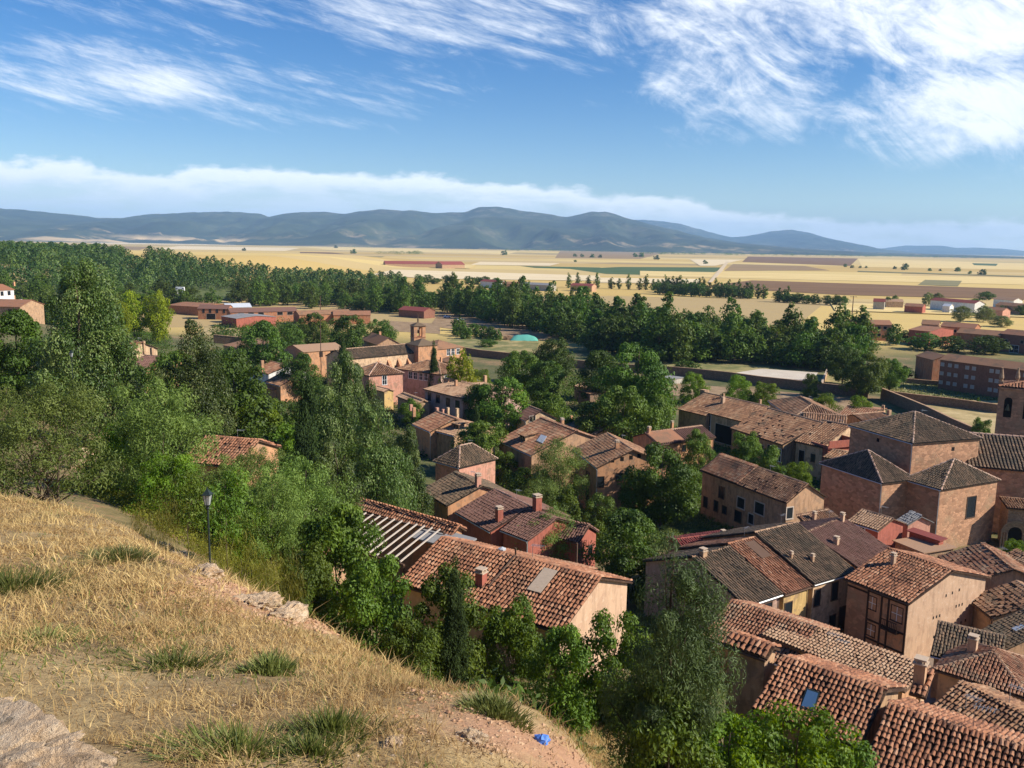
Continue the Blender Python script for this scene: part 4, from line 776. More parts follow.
M9b = house('cream walled old house joined to the red roof terrace', (794, 441), (823, 447.5), 5.2, R=(842, 424), wall='cream', roof='brown', skip=.06, wins=[('F', 801.5, 456, 1.0, 1.8, 'void'), ('F', 813, 458, .7, 1.2, D)])
house('long sagging grey-brown roof behind the cream old house', (800, 428), (846, 432), 4.8, C=(856, 416), rise=1.2, wall='tan', roof='brown', skip=.05)
house('low tiled store with one bright orange roof patch', (836, 416), (868, 420), 3.6, C=(880, 408), rise=.9, wall='brown', roof='mottled', name='store', cat='store', chim=[(883, 409, .8, .5, 'tan')])
house('long ridge-tiled outbuilding behind the church block', (862, 421), (893, 418), 3.8, C=(890, 412), rise=.8, wall='tan', roof='brown', name='outbuilding', cat='outbuilding', chim=[(889, 413, 1.0, .6, 'tan')])
TR = house('brick red walled roof terrace with dark recess', (812, 444), (828, 449), 5.2, C=(841, 443), rise=.1, kind='shed', wall='red', roof='redsheet', tile=False, ridge=False, name='roof_terrace', cat='roof terrace')
pw = MB(); pw.box(-.1, TR['L'] + .1, -.08, .1, TR['e'] + .1, TR['e'] + .5); pw.box(TR['L'] - .1, TR['L'] + .12, .1, TR['W'], TR['e'] + .1, TR['e'] + 1.4); pw.box(-.1, TR['L'] - .1, TR['W'] - .15, TR['W'], TR['e'] + .1, TR['e'] + 1.6); part(TR, pw, 'parapet', W['red'])
house('small dark roofed shed against the church apse', (822, 457), (838, 460), 4.6, C=(848, 451), rise=.6, wall='tan', roof='brown', name='shed', cat='shed')
RW = at(892, 562, 1.5 * S); 
house('ruined tan rubble wall block with a red painted strip', (892, 540), (924, 553), 5.6, C=(940, 541), rise=.05, kind='shed', wall='palestone', roof='tan', tile=False, ridge=False, name='ruined_wall', cat='ruin')
house('narrow wall topped in crimson and grey sheeting', (906, 530), (940, 541), 6.2, Wd=.9, rise=.1, kind='shed', wall='red', roof='redsheet', tile=False, ridge=False, name='painted_wall', cat='wall')
# left centre cluster
C1 = house('salmon pink house with hipped mossy roof', (433, 461), (459, 468), 5.4, C=(497, 458.5), rise=2.2, kind='hip', wall='pink', roof='dark', ridgetone=.95, hipf=1.0, wins=[('R', 463, 476, .6, .9, 'vent')])
C2 = house('dark lichened roof house stepping down beside the ribbed brown roof', (421, 490), (447, 506), 6.4, R=(477, 483.5), wall='orange', roof='dark', chim=[(478, 487, 1.3, .55, 'pink')])
C3 = house('red house with even ribbed brown tile roof and twin chimneys', (455, 512), (490, 532), 6.6, R=(531, 506.5), wall='red', roof='smooth', ridgetone=.9, chim=[(537, 510, 1.3, .7, 'red'), (499, 523, 1.3, .6, 'red')])
C4 = house('deep red gabled house with long brown roof behind the acacia', (528, 531), (579, 543), 6.2, C=(604, 533), rise=1.2, wall='red', roof='smooth', wins=[('R', 590, 550, .8, 1.0, D)])
C4b = house('red gabled porch house beside the twin chimneys', (500, 530), (528, 541), 6.8, R=(538, 512), wall='red', roof='smooth')
C5 = house('tan roofed house with dark dormer and row of chimneys', (424, 428), (454, 436), 4.8, C=(467, 421), rise=.9, wall='tan', roof='tan', wins=[('F', 433, 431.5, .6, .5, 'vent'), ('F', 437, 433, .6, .5, 'vent')], chim=[(437, 414, 1.2, .5, 'pink'), (448, 413, 1.0, .4, 'cream'), (457, 416, 1.4, .5, 'cream'), (443, 413, .7, .4, 'pink')])
dormer(C5, .7, .25, 1.8, 1.8, 1.0, 'brown', 'tan')
house('ochre ended house with patched roof left of the dark dormer', (412, 424), (430, 432), 4.8, R=(438, 412), wall='orange', roof='mottled', chim=[(414, 417, 1.3, .5, 'orange'), (411, 408, .8, .5, 'pink')])
house('little tan roof strip over the shaded yard', (396, 396), (417, 404), 4.6, R=(420, 399), wall='tan', roof='tan')
C6 = house('large dusty pink house with four dark windows under a flat-pitched roof', (423, 389), (462.5, 398.5), 6.6, C=(493, 384.5), rise=1.1, kind='gable', wall='mauve', roof='tan', wins=[('F', 429.5, 396.5, 1.0, 1.4, D), ('F', 438, 399, 1.2, 1.5, D), ('F', 448, 402, 1.2, 1.5, D), ('F', 457.5, 405, 1.2, 1.6, D)], chim=[(456, 386, 1.2, .5, 'orange'), (485, 382, 1.4, .6, 'brown'), (449, 381, .6, 1.6, 'orange')])
house('lean-to with brown roof at the right end of the pink house', (463, 407), (478, 411), 4.0, C=(488, 402), rise=.8, wall='tan', roof='brown', name='lean_to', cat='lean-to', wins=[('F', 471, 417, .7, 1.5, D)])
C7 = house('pale pink house with long hipped brown roof below the nave', (395.5, 368.5), (441, 375), 6.4, C=(472.5, 371), rise=1.9, kind='hip', wall='mauve', roof='brown', hipf=1.1, wins=[('F', 410.5, 375, 1.1, 1.5, 'white'), ('F', 415.5, 375.7, 1.0, 1.5, 'white'), ('F', 421, 376.5, 1.0, 1.5, 'white'), ('F', 426, 377, 1.0, 1.5, 'white'), ('R', 462, 376.5, .9, 1.3, D), ('R', 446, 377.5, .8, 1.0, 'white')], chim=[(441, 370, 1.4, .4, 'orange'), (458.5, 376, 1.3, .5, 'orange')])
C8 = house('salmon house with white window and hipped grey-brown roof', (352, 371), (368.5, 376), 6.8, C=(400, 372), rise=2.1, kind='hip', wall='pink', roof='brown', ridgetone=.9, wins=[('R', 384.5, 380, 1.0, 2.0, 'white'), ('R', 385, 377, .4, .4, 'vent')])
house('apricot yellow walled annex under the salmon house', (372, 389), (384, 392), 4.0, C=(390, 389.5), rise=.4, wall='yellow', roof='tan', name='annex', cat='annex')
# monastery
NV = house('long monastery nave with buttressed sunlit wall', (345.6, 359.5), (430.5, 351.5), 8.2, R=(405, 344), wall='cream', roof='dark', name='monastery_nave', cat='church nave', slope=.42)
for k in range(6):
    x = NV['L'] * (.36 + .118 * k); mb = MB(); P = [(x, -.9, -1), (x + .9, -.9, -1), (x + .9, .35, -1), (x, .35, -1), (x, -.9, NV['e'] * .70), (x + .9, -.9, NV['e'] * .70), (x + .9, .35, NV['e'] * .88), (x, .35, NV['e'] * .88)]
    mb.poly(P, [(0, 1, 5, 4), (1, 2, 6, 5), (2, 3, 7, 6), (3, 0, 4, 7), (4, 5, 6, 7)]); part(NV, mb, 'buttress', W['orange'])
for k in range(5): opening2(NV, 'F', NV['L'] * (.36 + .118 * k) + 2.6, NV['e'] * .62, .7, 1.4, 'vent')
house('square crossing block with low pyramid roof below the bell tower', (405.5, 343.5), (418, 346), 10.2, C=(432.5, 343.5), rise=1.5, kind='pyr', wall='orange', roof='dark', name='crossing_block', cat='church block')
# bell tower of the monastery
def tower(label, px, py0, py1, wpx, Y, wall, ez_over=.4, name='bell_tower'):
    Y *= S; c = atY(px, py1, Y); top = atY(px, py0, Y).z; w_ = wpx * Y / F; g = T1(c.x, c.y); root = empty(name, (c.x, c.y, g), R_(24)); tag(root, label, 'bell tower'); h = top - g
    mb = MB(); a = w_ / 2; hb = h - w_ * .95; mb.box(-a, a, -a, a, -1, hb)
    mb.build('shaft', W[wall], root); 
    for sx_ in (-1, 1):
        for sy_ in (-1, 1): mb = MB(); mb.box(sx_ * a - sx_ * .0 - (.28 * w_ if sx_ > 0 else 0), sx_ * a + (.28 * w_ if sx_ < 0 else 0), sy_ * a - (.28 * w_ if sy_ > 0 else 0), sy_ * a + (.28 * w_ if sy_ < 0 else 0), hb + .12, h); mb.build('belfry_pier', W[wall], root)
    mb = MB(); mb.box(-a - .12, a + .12, -a - .12, a + .12, hb, hb + .12); mb.build('string_course', W['brick'], root); mb = MB(); mb.box(-a - .02, a + .02, -a - .02, a + .02, h - .35, h - .01); mb.build('lintel', W[wall], root)
    mb = MB(); b_ = a + .3; P = [(-b_, -b_, h), (b_, -b_, h), (b_, b_, h), (-b_, b_, h), (0, 0, h + w_ * .3)]; mb.poly(P, [(0, 1, 4), (1, 2, 4), (2, 3, 4), (3, 0, 4), (3, 2, 1, 0)], .5); mb.tube([(0, 0, h + w_ * .25), (0, 0, h + w_ * .55), (0, 0, h + w_ * .62), (0, 0, h + w_ * 1.0)], [.22, .3, .1, .04], 8, .5); mb.build('roof', ROOF['dark'], root)
    mb = MB(); mb.tube([(0, 0, hb + w_ * .3), (0, 0, hb + w_ * .45), (0, 0, hb + w_ * .6)], [.4, .3, .1], 8); mb.build('bell', MAT['bell'], root); return root
tower('slender brick monastery bell tower with open belfry', 418, 325.5, 343, 12.0, 224, 'orange')
house('monastery wing with hipped brown roof and white windows', (436, 349.5), (464.5, 347), 6.2, R=(452, 338.5), kind='hip', wall='orange', roof='brown', wins=[('F', 448.5, 352, 1.1, 1.8, 'white'), ('F', 453, 351.7, 1.1, 1.8, 'white'), ('F', 458, 351.3, 1.0, 1.5, 'white')], name='monastery_wing', cat='monastery wing')
house('small brown roofed store under the monastery wing', (438, 360), (448, 362.5), 3.6, C=(455, 358), rise=.8, wall='tan', roof='brown', name='store', cat='store')
house('dark gabled monastery barn behind the nave ridge', (360, 339), (377, 345), 6.0, C=(395, 342), rise=2.0, kind='gable', wall='brown', roof='brown', name='barn', cat='barn', chim=[(380, 341, 1.0, .6, 'orange')])
house('low brown roof range left of the nave under the poplars', (262, 362), (322, 355), 5.0, C=(318, 349), rise=1.2, wall='brown', roof='brown')
house('arcaded orange upper storey house with sloping tan roof', (303, 352), (346, 349), 7.2, C=(350, 343), rise=1.2, wall='orange', roof='tan', wins=[('F', 321, 354, 1.0, 1.6, 'vent'), ('F', 332, 353, 1.0, 1.6, 'vent')])
house('pale roofed adobe barn beyond the garden tree', (222, 345), (262, 352), 5.0, C=(262, 340), rise=1.2, wall='brown', roof='brown', name='barn', cat='barn')
house('whitewashed house with tall orange chimney and patchwork roof', (248, 368), (268, 374), 5.6, C=(290, 366), rise=1.5, wall='white', roof='mottled', chim=[(262.5, 372, 2.6, .6, 'orange'), (252, 360, 1.6, .6, 'white')])
house('orange gable end house half hidden right of the tall chimney', (264, 382), (280, 386), 5.0, C=(291, 377), rise=1.6, kind='gable', wall='orange', roof='brown')
house('red tiled porch roof under the tall orange chimney', (262, 387.5), (272, 390), 4.0, C=(274, 384), rise=.4, kind='shed', wall='orange', roof='vivid', name='porch', cat='porch')
house('mauve roofed house with chimney behind the tall silvery poplar', (122, 368), (145, 370), 13, C=(157, 360), rise=1.6, wall='orange', roof='smooth', chim=[(144, 352, 2.2, .5, 'tan'), (152, 354, 1.2, .5, 'tan')])
house('cream gable and orange verge left of the mauve roof', (117, 349), (126, 351), 13.5, C=(137, 344), rise=1.4, kind='gable', wall='cream', roof='orange')
house('pale walled house under the tall tree with brown roof', (40, 402), (70, 404), 15.5, C=(72, 384), rise=1.2, wall='cream', roof='brown')
house('white house with terracotta roof and small windows on the left hill', (-14, 291), (15, 289.5), 18.5, C=(22, 287), rise=1.6, wall='white', roof='orange', base=5, wins=[('F', 2, 293.5, 1.0, 1.2, D), ('F', 9, 293, 1.0, 1.2, D)], chim=[(14, 285, 1.0, .6, 'orange')])
house('ochre house with faded roof below the white hill house', (-20, 306), (20, 307), 14.5, C=(30, 304), rise=1.8, wall='tan', roof='mottled', base=5, chim=[(14, 299.5, 1.3, .6, 'orange'), (21, 302, .9, .6, 'white')], wins=[('F', 10, 311, 1, 1, D)])
house('patched terracotta roof glimpsed among the left trees', (180, 462), (236, 467), 15.5, R=(215, 437), wall='orange', roof='orange', skip=.08, ridgetone=.8)
# far brick works
G = 'long red brick sheds by the poplars'
house('brick shed with square dark doorway', (167, 305), (199, 307), 4.2, C=(205, 303), rise=1.1, wall='brick', roof='mottled', name='brick_shed', cat='shed', group=G)
house('brick shed with three small windows and wide door', (197, 308.5), (228, 309), 4.8, R=(212, 303.5), wall='brick', roof='smooth', name='brick_shed', cat='shed', group=G, wins=[('F', 203.5, 311, 1, 1.6, D), ('F', 210, 311, 1, 1.6, D), ('F', 217, 311, 1, 1.6, D), ('F', 224, 311, 1, 1.6, D), ('F', 211, 317.5, 4, 3.4, 'void')])
house('pale blue-white roofed shed behind the brick ones', (226, 307.5), (252, 307), 5.0, R=(240, 303), wall='white', roof='pale', name='brick_shed', cat='shed', group=G)
house('long brick shed with a row of dark windows', (230, 312.5), (298, 311), 4.6, R=(265, 307), wall='brick', roof='smooth', name='brick_shed', cat='shed', group=G, wins=[('F', 241, 314.5, 2.4, 1.3, 'void'), ('F', 251, 314.2, 2.4, 1.3, 'void'), ('F', 261, 314, 2.4, 1.3, 'void'), ('F', 280, 313.5, 2.4, 1.3, 'void'), ('F', 290, 313.3, 2.4, 1.3, 'void')])
house('brown roofed brick shed with a pale end wall', (299, 315), (352, 313.5), 4.2, R=(325, 307.5), wall='brick', roof='brown', name='brick_shed', cat='shed', group=G)
house('low brick shed farthest right of the long row', (333, 315), (371, 315), 4.0, R=(352, 309.5), wall='brick', roof='mottled', name='brick_shed', cat='shed', group=G)
house('rose pink rendered shed with light grey roof', (220.5, 316), (236, 318.5), 4.0, C=(262, 314.5), rise=.8, wall='red', roof='grey', name='shed', cat='shed', wins=[])
house('crimson roofed open barn at the wood edge', (398, 309.5), (424, 311.5), 3.4, R=(412, 304.5), wall='darkbrick_barnshade', roof='redsheet', name='barn', cat='barn')  # dark wall colour stands in for the shade under the open roof
# far farm buildings on the plain
house('long low barn with red roof out on the stubble plain', (385, 263.6), (442, 264.2), 5, Wd=18, rise=4, wall='tan', roof='redsheet', name='field_barn', cat='barn')
house('shorter red roofed barn joined to the long one', (442.2, 264.6), (465, 264.6), 5.5, Wd=18, rise=4.5, wall='tan', roof='redsheet', name='field_barn', cat='barn')
for (a, b, ez_, r, wl, rf, lb) in [((480, 281), (500, 282.5), 5, (490, 277.5), 'white', 'redsheet', 'red roofed barn with white gable behind the tall poplars'), ((502, 283.5), (522, 284), 4.5, (512, 280), 'brown', 'brown', 'brown roofed shed beside the red roofed barn'), ((520, 284), (551, 285.5), 4.5, (536, 280.5), 'grey', 'grey', 'grey roofed sheds at the end of the poplar barns'), ((570, 285), (592, 286), 4.5, (582, 281.5), 'brown', 'redsheet', 'dark red barn between the slim poplars')]:
    house(lb, a, b, ez_, R=r, wall=wl, roof=rf, name='farm_shed', cat='shed')
# right side beyond the walls
AP = house('long three-storey brick apartment block with pale shutters', (939, 359.5), (1048, 373.5), 7.6, R=(945, 353), wall='darkbrick_barnshade', roof='brown', name='apartment_block', cat='apartments', base=1.5)
for f_ in range(3):
    for x_ in (.025, .10, .165, .27, .335, .50, .555, .74, .80, .90): opening2(AP, 'F', AP['L'] * x_, AP['e'] * (.85 - .3 * f_), AP['L'] * .033, AP['e'] * .105, 'shutter')
house('orange brick lock-up house left of the apartments', (915, 355.5), (933, 360), 6.4, C=(940, 356), rise=1.4, wall='brick', roof='brown', name='brick_house', base=1.5)
Gr = 'terraced houses beyond the apartment block'
for (a, b, ez_, r, wl, rf, lb, wn) in [
 ((845, 323.5), (872, 325), 5.8, (860, 319.5), 'tan', 'mottled', 'tan terraced house at the left end with balcony row', [('F', 851, 327, 1.4, 1.4, 'void'), ('F', 858, 327.4, 1.4, 1.4, 'void'), ('F', 866, 328, 1.4, 1.4, 'void')]),
 ((872, 324.5), (893, 325), 6.4, (885, 319.5), 'brick', 'mottled', 'taller ochre terraced house with two dark windows', [('F', 879, 328, 1.3, 1.3, 'void'), ('F', 885, 328, 1.3, 1.3, 'void'), ('F', 879, 335, 1.3, 1.3, 'void')]),
 ((921, 324), (939, 325), 6.4, (930, 320), 'brown', 'brown', 'brown terraced house set back behind the crimson one', []),
 ((940, 326), (975, 328.5), 6.0, (957, 322), 'brick', 'mottled', 'terraced brick houses with chimneys right of the crimson end', [('F', 947, 330, 1.2, 1.2, 'void'), ('F', 955, 331, 1.2, 1.2, 'void')]),
 ((956, 332.5), (1000, 336), 5.6, (975, 328), 'brick', 'brown', 'long tan roofed terrace in front of the others', [('F', 985, 339, 1.2, 1.2, 'void')]),
 ((1000, 333.5), (1045, 338), 6.4, (1018, 328.5), 'darkbrick_barnshade', 'mottled', 'terrace at the right edge with pale garage doors', [('F', 1006, 341, 1.2, 1.2, 'void'), ('F', 1014, 349, 3.2, 2.6, 'white'), ('F', 1022, 342, 1.2, 1.2, 'void')])]:
    house(lb, a, b, ez_, R=r, wall=wl, roof=rf, name='terraced_house', group=Gr, wins=wn)
house('crimson terraced house with bright red end wall', (908, 329.5), (930, 331.5), 5.6, C=(939.5, 328), rise=1.2, wall='red', roof='mottled', name='terraced_house', group=Gr)
for (a, b, ez_, r, wl, rf, lb) in [((873, 301.5), (885, 302), 5, (880, 298.5), 'grey', 'redsheet', 'grey shed with dull red roof left of the grain store'), ((904, 306), (923, 307), 4, (914, 302.5), 'red', 'mottled', 'red roofed farmhouse behind the roadside trees'), ((930, 300), (975, 303.5), 6, (952, 295.5), 'white', 'redsheet', 'big white industrial shed with red roof'), ((942, 306), (950, 306.5), 4, (946, 303.5), 'white', 'pale', 'little white box shed in front of the industrial shed'), ((993, 299), (1014, 300.5), 6, (1003, 295), 'white', 'tan', 'cream industrial building with flat roof'), ((982, 309.5), (1003, 311), 4.5, (993, 305.5), 'pink', 'mottled', 'pink farmhouse near the right edge'), ((995, 304.5), (1040, 308), 5, (1015, 300), 'brown', 'brown', 'long brown barn at the right edge of the plain'), ((886, 301.5), (904, 302), 4, (896, 299), 'cream', 'tan', 'cream gabled barn beside the two round trees')]:
    house(lb, a, b, ez_, R=r, wall=wl, roof=rf, name='farm_shed', cat='shed')
# ------------------------------------------------------------------ parish church
def adopt(root, blocks, names):
    M0 = Matrix.Translation(root.location)
    for H, nm in zip(blocks, names):
        r = H['root'] if isinstance(H, dict) else H
        for k in ('category', 'label', 'group'):
            if k in r: del r[k]
        r.name = nm; r.parent = root; r.location = r.location - root.location
K1 = house('x', (848, 425), (913, 443.6), 11.5, C=(975.4, 436.5), rise=2.7, kind='pyr', wall='redstone', roof='dark', ridgetone=.95, wins=[('R', 953, 449, .5, .5, 'vent'), ('F', 878, 440, .5, .5, 'vent')])
K2 = house('x', (819.3, 462.7), (882.5, 483.5), 7.6, C=(912, 478), rise=2.7, kind='pyr', wall='redstone', roof='dark', ridgetone=.9)
K3 = house('x', (903, 479), (941, 490), 7.6, C=(1007.6, 482), rise=2.6, kind='pyr', wall='redstone', roof='dark', ridgetone=.9, wins=[('R', 971, 507, 1.6, 2.6, D)])
K4 = house('x', (968, 466), (1075, 475), 8.2, R=(1010, 436), wall='redstone', roof='dark', ridgetone=.9)
K5 = house('x', (998.5, 386), (1050, 390.5), 15.5, Wd=6, rise=.6, kind='pyr', wall='redstone', roof='orange', o=.15)
for x in (.2, .62): opening2(K5, 'F', K5['W'] * x + .2, K5['e'] - 4.0, 1.25, 3.0, 'vent')
for x in (.2, .62):
    mb = MB(); c_ = K5['W'] * x + .35; P = [(c_ + .62 * math.cos(a), .11, K5['e'] - 2.5 + .62 * math.sin(a)) for a in np.linspace(0, math.pi, 9)]; mb.poly(P, [tuple(range(9))]); part(K5, mb, 'arch_head', MAT['void'])
    mb = MB(); mb.tube([(c_, -.05, K5['e'] - 3.1), (c_, -.05, K5['e'] - 3.7), (c_, -.05, K5['e'] - 4.2)], [.12, .3, .42], 8); part(K5, mb, 'bell', MAT['bell'])
mb = MB(); mb.box(-.1, K5['L'] + .1, -.1, K5['W'] + .1, K5['e'] - .45, K5['e'] - .2); part(K5, mb, 'cornice', W['redstone'])
for px in (1001, 1017):
    Mi = K5['M'].inverted(); q = Mi @ at(px, 383, K5['g'] + K5['e'] + .3); mb = MB(); mb.box(q.x - .4, q.x + .4, q.y - .4, q.y + .4, K5['e'] - .1, K5['e'] + .7); mb.tube([(q.x, q.y, K5['e'] + .7), (q.x, q.y, K5['e'] + 1.3), (q.x, q.y, K5['e'] + 3.0), (q.x, q.y, K5['e'] + 3.1)], [.2, .42, .12, .2], 8); part(K5, mb, 'pinnacle', W['palestone'])
# romanesque portal
PO = house('x', (1007, 508), (1040, 511), 4.8, C=(1045, 503), rise=.25, kind='shed', wall='palestone', roof='brown', wins=[])
oo = MB(); xc = PO['L'] * .34; 
for k, rr in enumerate((1.9, 1.55, 1.2)):
    P = []; n_ = 12
    for a in np.linspace(0, math.pi, n_): P += [(xc + rr * math.cos(a), .12 - .10 * (2 - k) - .02, 2.4 + rr * math.sin(a)), (xc + (rr - .3) * math.cos(a), .12 - .10 * (2 - k) - .02, 2.4 + (rr - .3) * math.sin(a))]
    oo.poly(P, [(2 * i, 2 * i + 1, 2 * i + 3, 2 * i + 2) for i in range(n_ - 1)])
    for sx_ in (-1, 1): oo.tube([(xc + sx_ * (rr - .15), .1, -.2), (xc + sx_ * (rr - .15), .1, 2.4)], [.14, .14], 8)
part(PO, oo, 'archivolt', W['palestone'])
dd_ = MB(); P = [(xc + .9 * math.cos(a), .26, 2.4 + .9 * math.sin(a)) for a in np.linspace(0, math.pi, 10)]; P += [(xc - .9, .26, 0), (xc + .9, .26, 0)]; dd_.poly(P, [tuple(range(12))]); part(PO, dd_, 'door_leaf', MAT['void'])
CH = empty('parish_church', K1['root'].location.copy()); tag(CH, 'big red sandstone church with dark pyramid roofs and square bell tower', 'church')
adopt(CH, [K1, K2, K3, K4, K5, PO], ['crossing', 'apse_chapel', 'transept', 'nave', 'bell_tower', 'portal'])
# ------------------------------------------------------------------ garden walls
def wallrun(label, pts, h, th=.5, mat='fieldstone', name='garden_wall', cat='wall', group=None):
    P = [gp(*q) for q in pts]; o = P[0]; root = empty(name, (o.x, o.y, o.z)); tag(root, label, cat, group); mb = MB(); cb = MB(); prev = None
    ring = []
    for i, p in enumerate(P):
        d = (P[min(i + 1, len(P) - 1)] - P[max(i - 1, 0)]); d.z = 0; d.normalize(); s = Vector((-d.y, d.x, 0)) * th / 2; q = p - o; ring.append((q, s))
    def strip(m, z0, z1, k):
        V = []
        for q, s in ring: V += [tuple(q + s * k + Vector((0, 0, z0))), tuple(q - s * k + Vector((0, 0, z0))), tuple(q - s * k + Vector((0, 0, z1))), tuple(q + s * k + Vector((0, 0, z1)))]
        F_ = [(i * 4 + a, i * 4 + (a + 1) % 4, i * 4 + 4 + (a + 1) % 4, i * 4 + 4 + a) for i in range(len(ring) - 1) for a in range(4)] + [(0, 1, 2, 3), tuple(len(V) - 4 + x for x in (3, 2, 1, 0))]
        m.poly(V, F_)
    strip(mb, -1.5, h * S, 1); strip(cb, h * S + .002, h * S + .15, 1.25); mb.build('masonry', W[mat], root); cb.build('coping', MAT['mortar'] if mat != 'fieldstone' else W['brown'], root)
wallrun('long brown garden wall between the meadow and the town gardens', [(655, 374), (690, 377), (727, 381), (762, 386), (790, 389), (813, 392), (840, 395), (868, 398)], 2.4)
wallrun('garden wall running diagonally down towards the church', [(881, 399), (900, 407), (925, 418), (950, 431), (978, 444)], 2.6)
wallrun('stone wall dividing the two dry meadows before the apartments', [(885, 399), (915, 403), (950, 407), (1000, 414)], 2.0)
wallrun('short pale wall between gravel yard and green plot', [(821, 391), (823, 384), (827, 375)], 1.6, mat='tan')
wallrun('wall below the turquoise covered pool', [(462, 354), (480, 357), (517, 361), (560, 366), (610, 371), (652, 374)], 2.2)
wallrun('dark wall beyond the adobe barn roofs', [(214, 343), (235, 345), (262, 348)], 2.6)
wallrun('low wall in front of the brick apartment block', [(905, 383), (940, 386), (985, 391), (1030, 396)], 1.2)
wallrun('broken wall stub in the bare garden earth', [(720, 402), (760, 405), (800, 410)], 1.0, mat='tan')
house('concrete water tank beside the long garden wall', (660, 377), (674, 379), 1.4, C=(678, 376.5), rise=.05, kind='shed', wall='grey', roof='grey', tile=False, ridge=False, name='water_tank', cat='tank', base=1)
house('mud walled shed at the tree foot behind the garden wall', (573, 386), (588, 388), 3.0, C=(592, 384), rise=.4, kind='shed', wall='tan', roof='tan', name='shed', cat='shed')
house('tall dark stone tower house ruin between the garden trees', (577, 391), (590, 394), 4.2, C=(600, 391), rise=.1, kind='shed', wall='fieldstone', roof='brown', name='ruin', cat='ruin')
# ------------------------------------------------------------------ small things
def lamp_post(px, pytop, Y, label):
    p = atY(px, pytop, Y * S); g = T1(p.x, p.y); h = p.z - g; r = empty('street_lamp', (p.x, p.y, g)); tag(r, label, 'street lamp')
    h = max(h, 3.2); mb = MB(); mb.tube([(0, 0, -.3), (0, 0, .5), (0, 0, .55), (0, 0, .9), (0, 0, 1.0), (0, 0, h - .95), (0, 0, h - .9), (0, 0, h - .8)], [.13, .13, .09, .085, .055, .04, .08, .05], 10); mb.build('post', MAT['iron'], r)
    z0 = h - .8; lan = MB(); 
    lan.tube([(0, 0, z0), (0, 0, z0 + .06)], [.12, .14], 4); 
    for k in range(4): a = math.pi / 4 * 0 + k * math.pi / 2; lan.tube([(.13 * math.cos(a), .13 * math.sin(a), z0 + .05), (.22 * math.cos(a), .22 * math.sin(a), z0 + .5)], [.014, .014], 4)
    lan.tube([(0, 0, z0 + .5), (0, 0, z0 + .53), (0, 0, z0 + .7), (0, 0, z0 + .74), (0, 0, z0 + .84)], [.27, .26, .08, .05, .015], 4); L_ = lan.build('lantern', MAT['iron'], r)
    gl = MB(); gl.tube([(0, 0, z0 + .06), (0, 0, z0 + .5)], [.115, .205], 4); gl.build('lantern_glass', MAT['lampglass_panesheen'], L_); return r
lamp_post(207, 488, 30, 'dark cast iron lamp post with square lantern below the grassy bank')
lamp_post(71, 350, 78, 'far lamp post half hidden in the tall windblown poplar')
def pole(px, py0, py1, Y, label, cat='utility pole', arm=True):
    p = gp(px, py1) if Y is None else atY(px, py1, Y * S); g = T1(p.x, p.y); h = atY(px, py0, p.y).z - g; r = empty('utility_pole', (p.x, p.y, g)); tag(r, label, cat); k = max(1, p.y / 250)
    mb = MB(); mb.tube([(0, 0, -.5), (0, 0, h)], [.16 * k, .1 * k], 6); mb.build('mast', MAT['timber'], r)
    if arm:
        mb = MB(); mb.tube([(-.9 * k, 0, h - .5), (.9 * k, 0, h - .5)], [.07 * k, .07 * k], 4)
        for x in (-.8, 0, .8): mb.tube([(x * k, 0, h - .5), (x * k, 0, h - .1)], [.05 * k, .05 * k], 5)
        mb.build('crossarm', MAT['timber'], r)
pole(852, 296, 316, None, 'wooden pole at the left end of the terraced houses'); pole(320.5, 296, 316, None, 'thin pole in front of the long brick sheds', arm=False); pole(320.8, 318, 352, 215, 'slim metal mast above the arcaded orange house', arm=False)
pole(576, 543, 575, 70, 'thin bare pole by the red gabled house', arm=False)
# white steel gantry
p = gp(181, 309); r = empty('steel_gantry', (p.x, p.y, p.z)); tag(r, 'tall pale steel frame standing over the brick sheds', 'gantry'); hh = atY(181, 288, p.y).z - p.z; ww = 6.5 * p.y / F
for sx_ in (-1, 1): mb = MB(); mb.tube([(sx_ * ww / 2, 0, 0), (sx_ * ww / 2, 0, hh)], [.9, .9], 4); mb.build('upright', MAT['white'], r)
mb = MB(); mb.tube([(-ww / 2 - .5, 0, hh), (ww / 2 + .5, 0, hh)], [.9, .9], 4); mb.build('beam', MAT['white'], r)
# turquoise covered pool
p = gp(524, 340); r = empty('pool_cover', (p.x, p.y, p.z)); tag(r, 'turquoise tarpaulin mound on the meadow by the dark poplars', 'tarpaulin'); k = p.y / F
mb = MB(); n_ = 14
for i in range(n_ + 1):
    for j in range(7): 
        x, y = (i / n_ - .5) * 28 * k, (j / 6 - .5) * 9; mb.v.append(np.array([[x, y, 2.3 * max(0, 1 - (2 * x / (28 * k)) ** 2) ** .5 * max(0, 1 - (2 * y / 9) ** 2) ** .5 + random.uniform(0, .25)]])); mb.n += 1
mb.f = [(i * 7 + j, (i + 1) * 7 + j, (i + 1) * 7 + j + 1, i * 7 + j + 1) for i in range(n_) for j in range(6)]; mb.t = [.5] * len(mb.f); mb.build('sheet', MAT['turq'], r, True)
mb = MB(); 
for i in range(9): a = i * .7; mb.box(-16 * k + math.cos(a) * 1.5 - .8, -16 * k + math.cos(a) * 1.5 + .8, math.sin(a) * 2 - .7, math.sin(a) * 2 + .7, 0, .8 + .5 * (i % 3))
mb.build('weights', W['tan'], r)
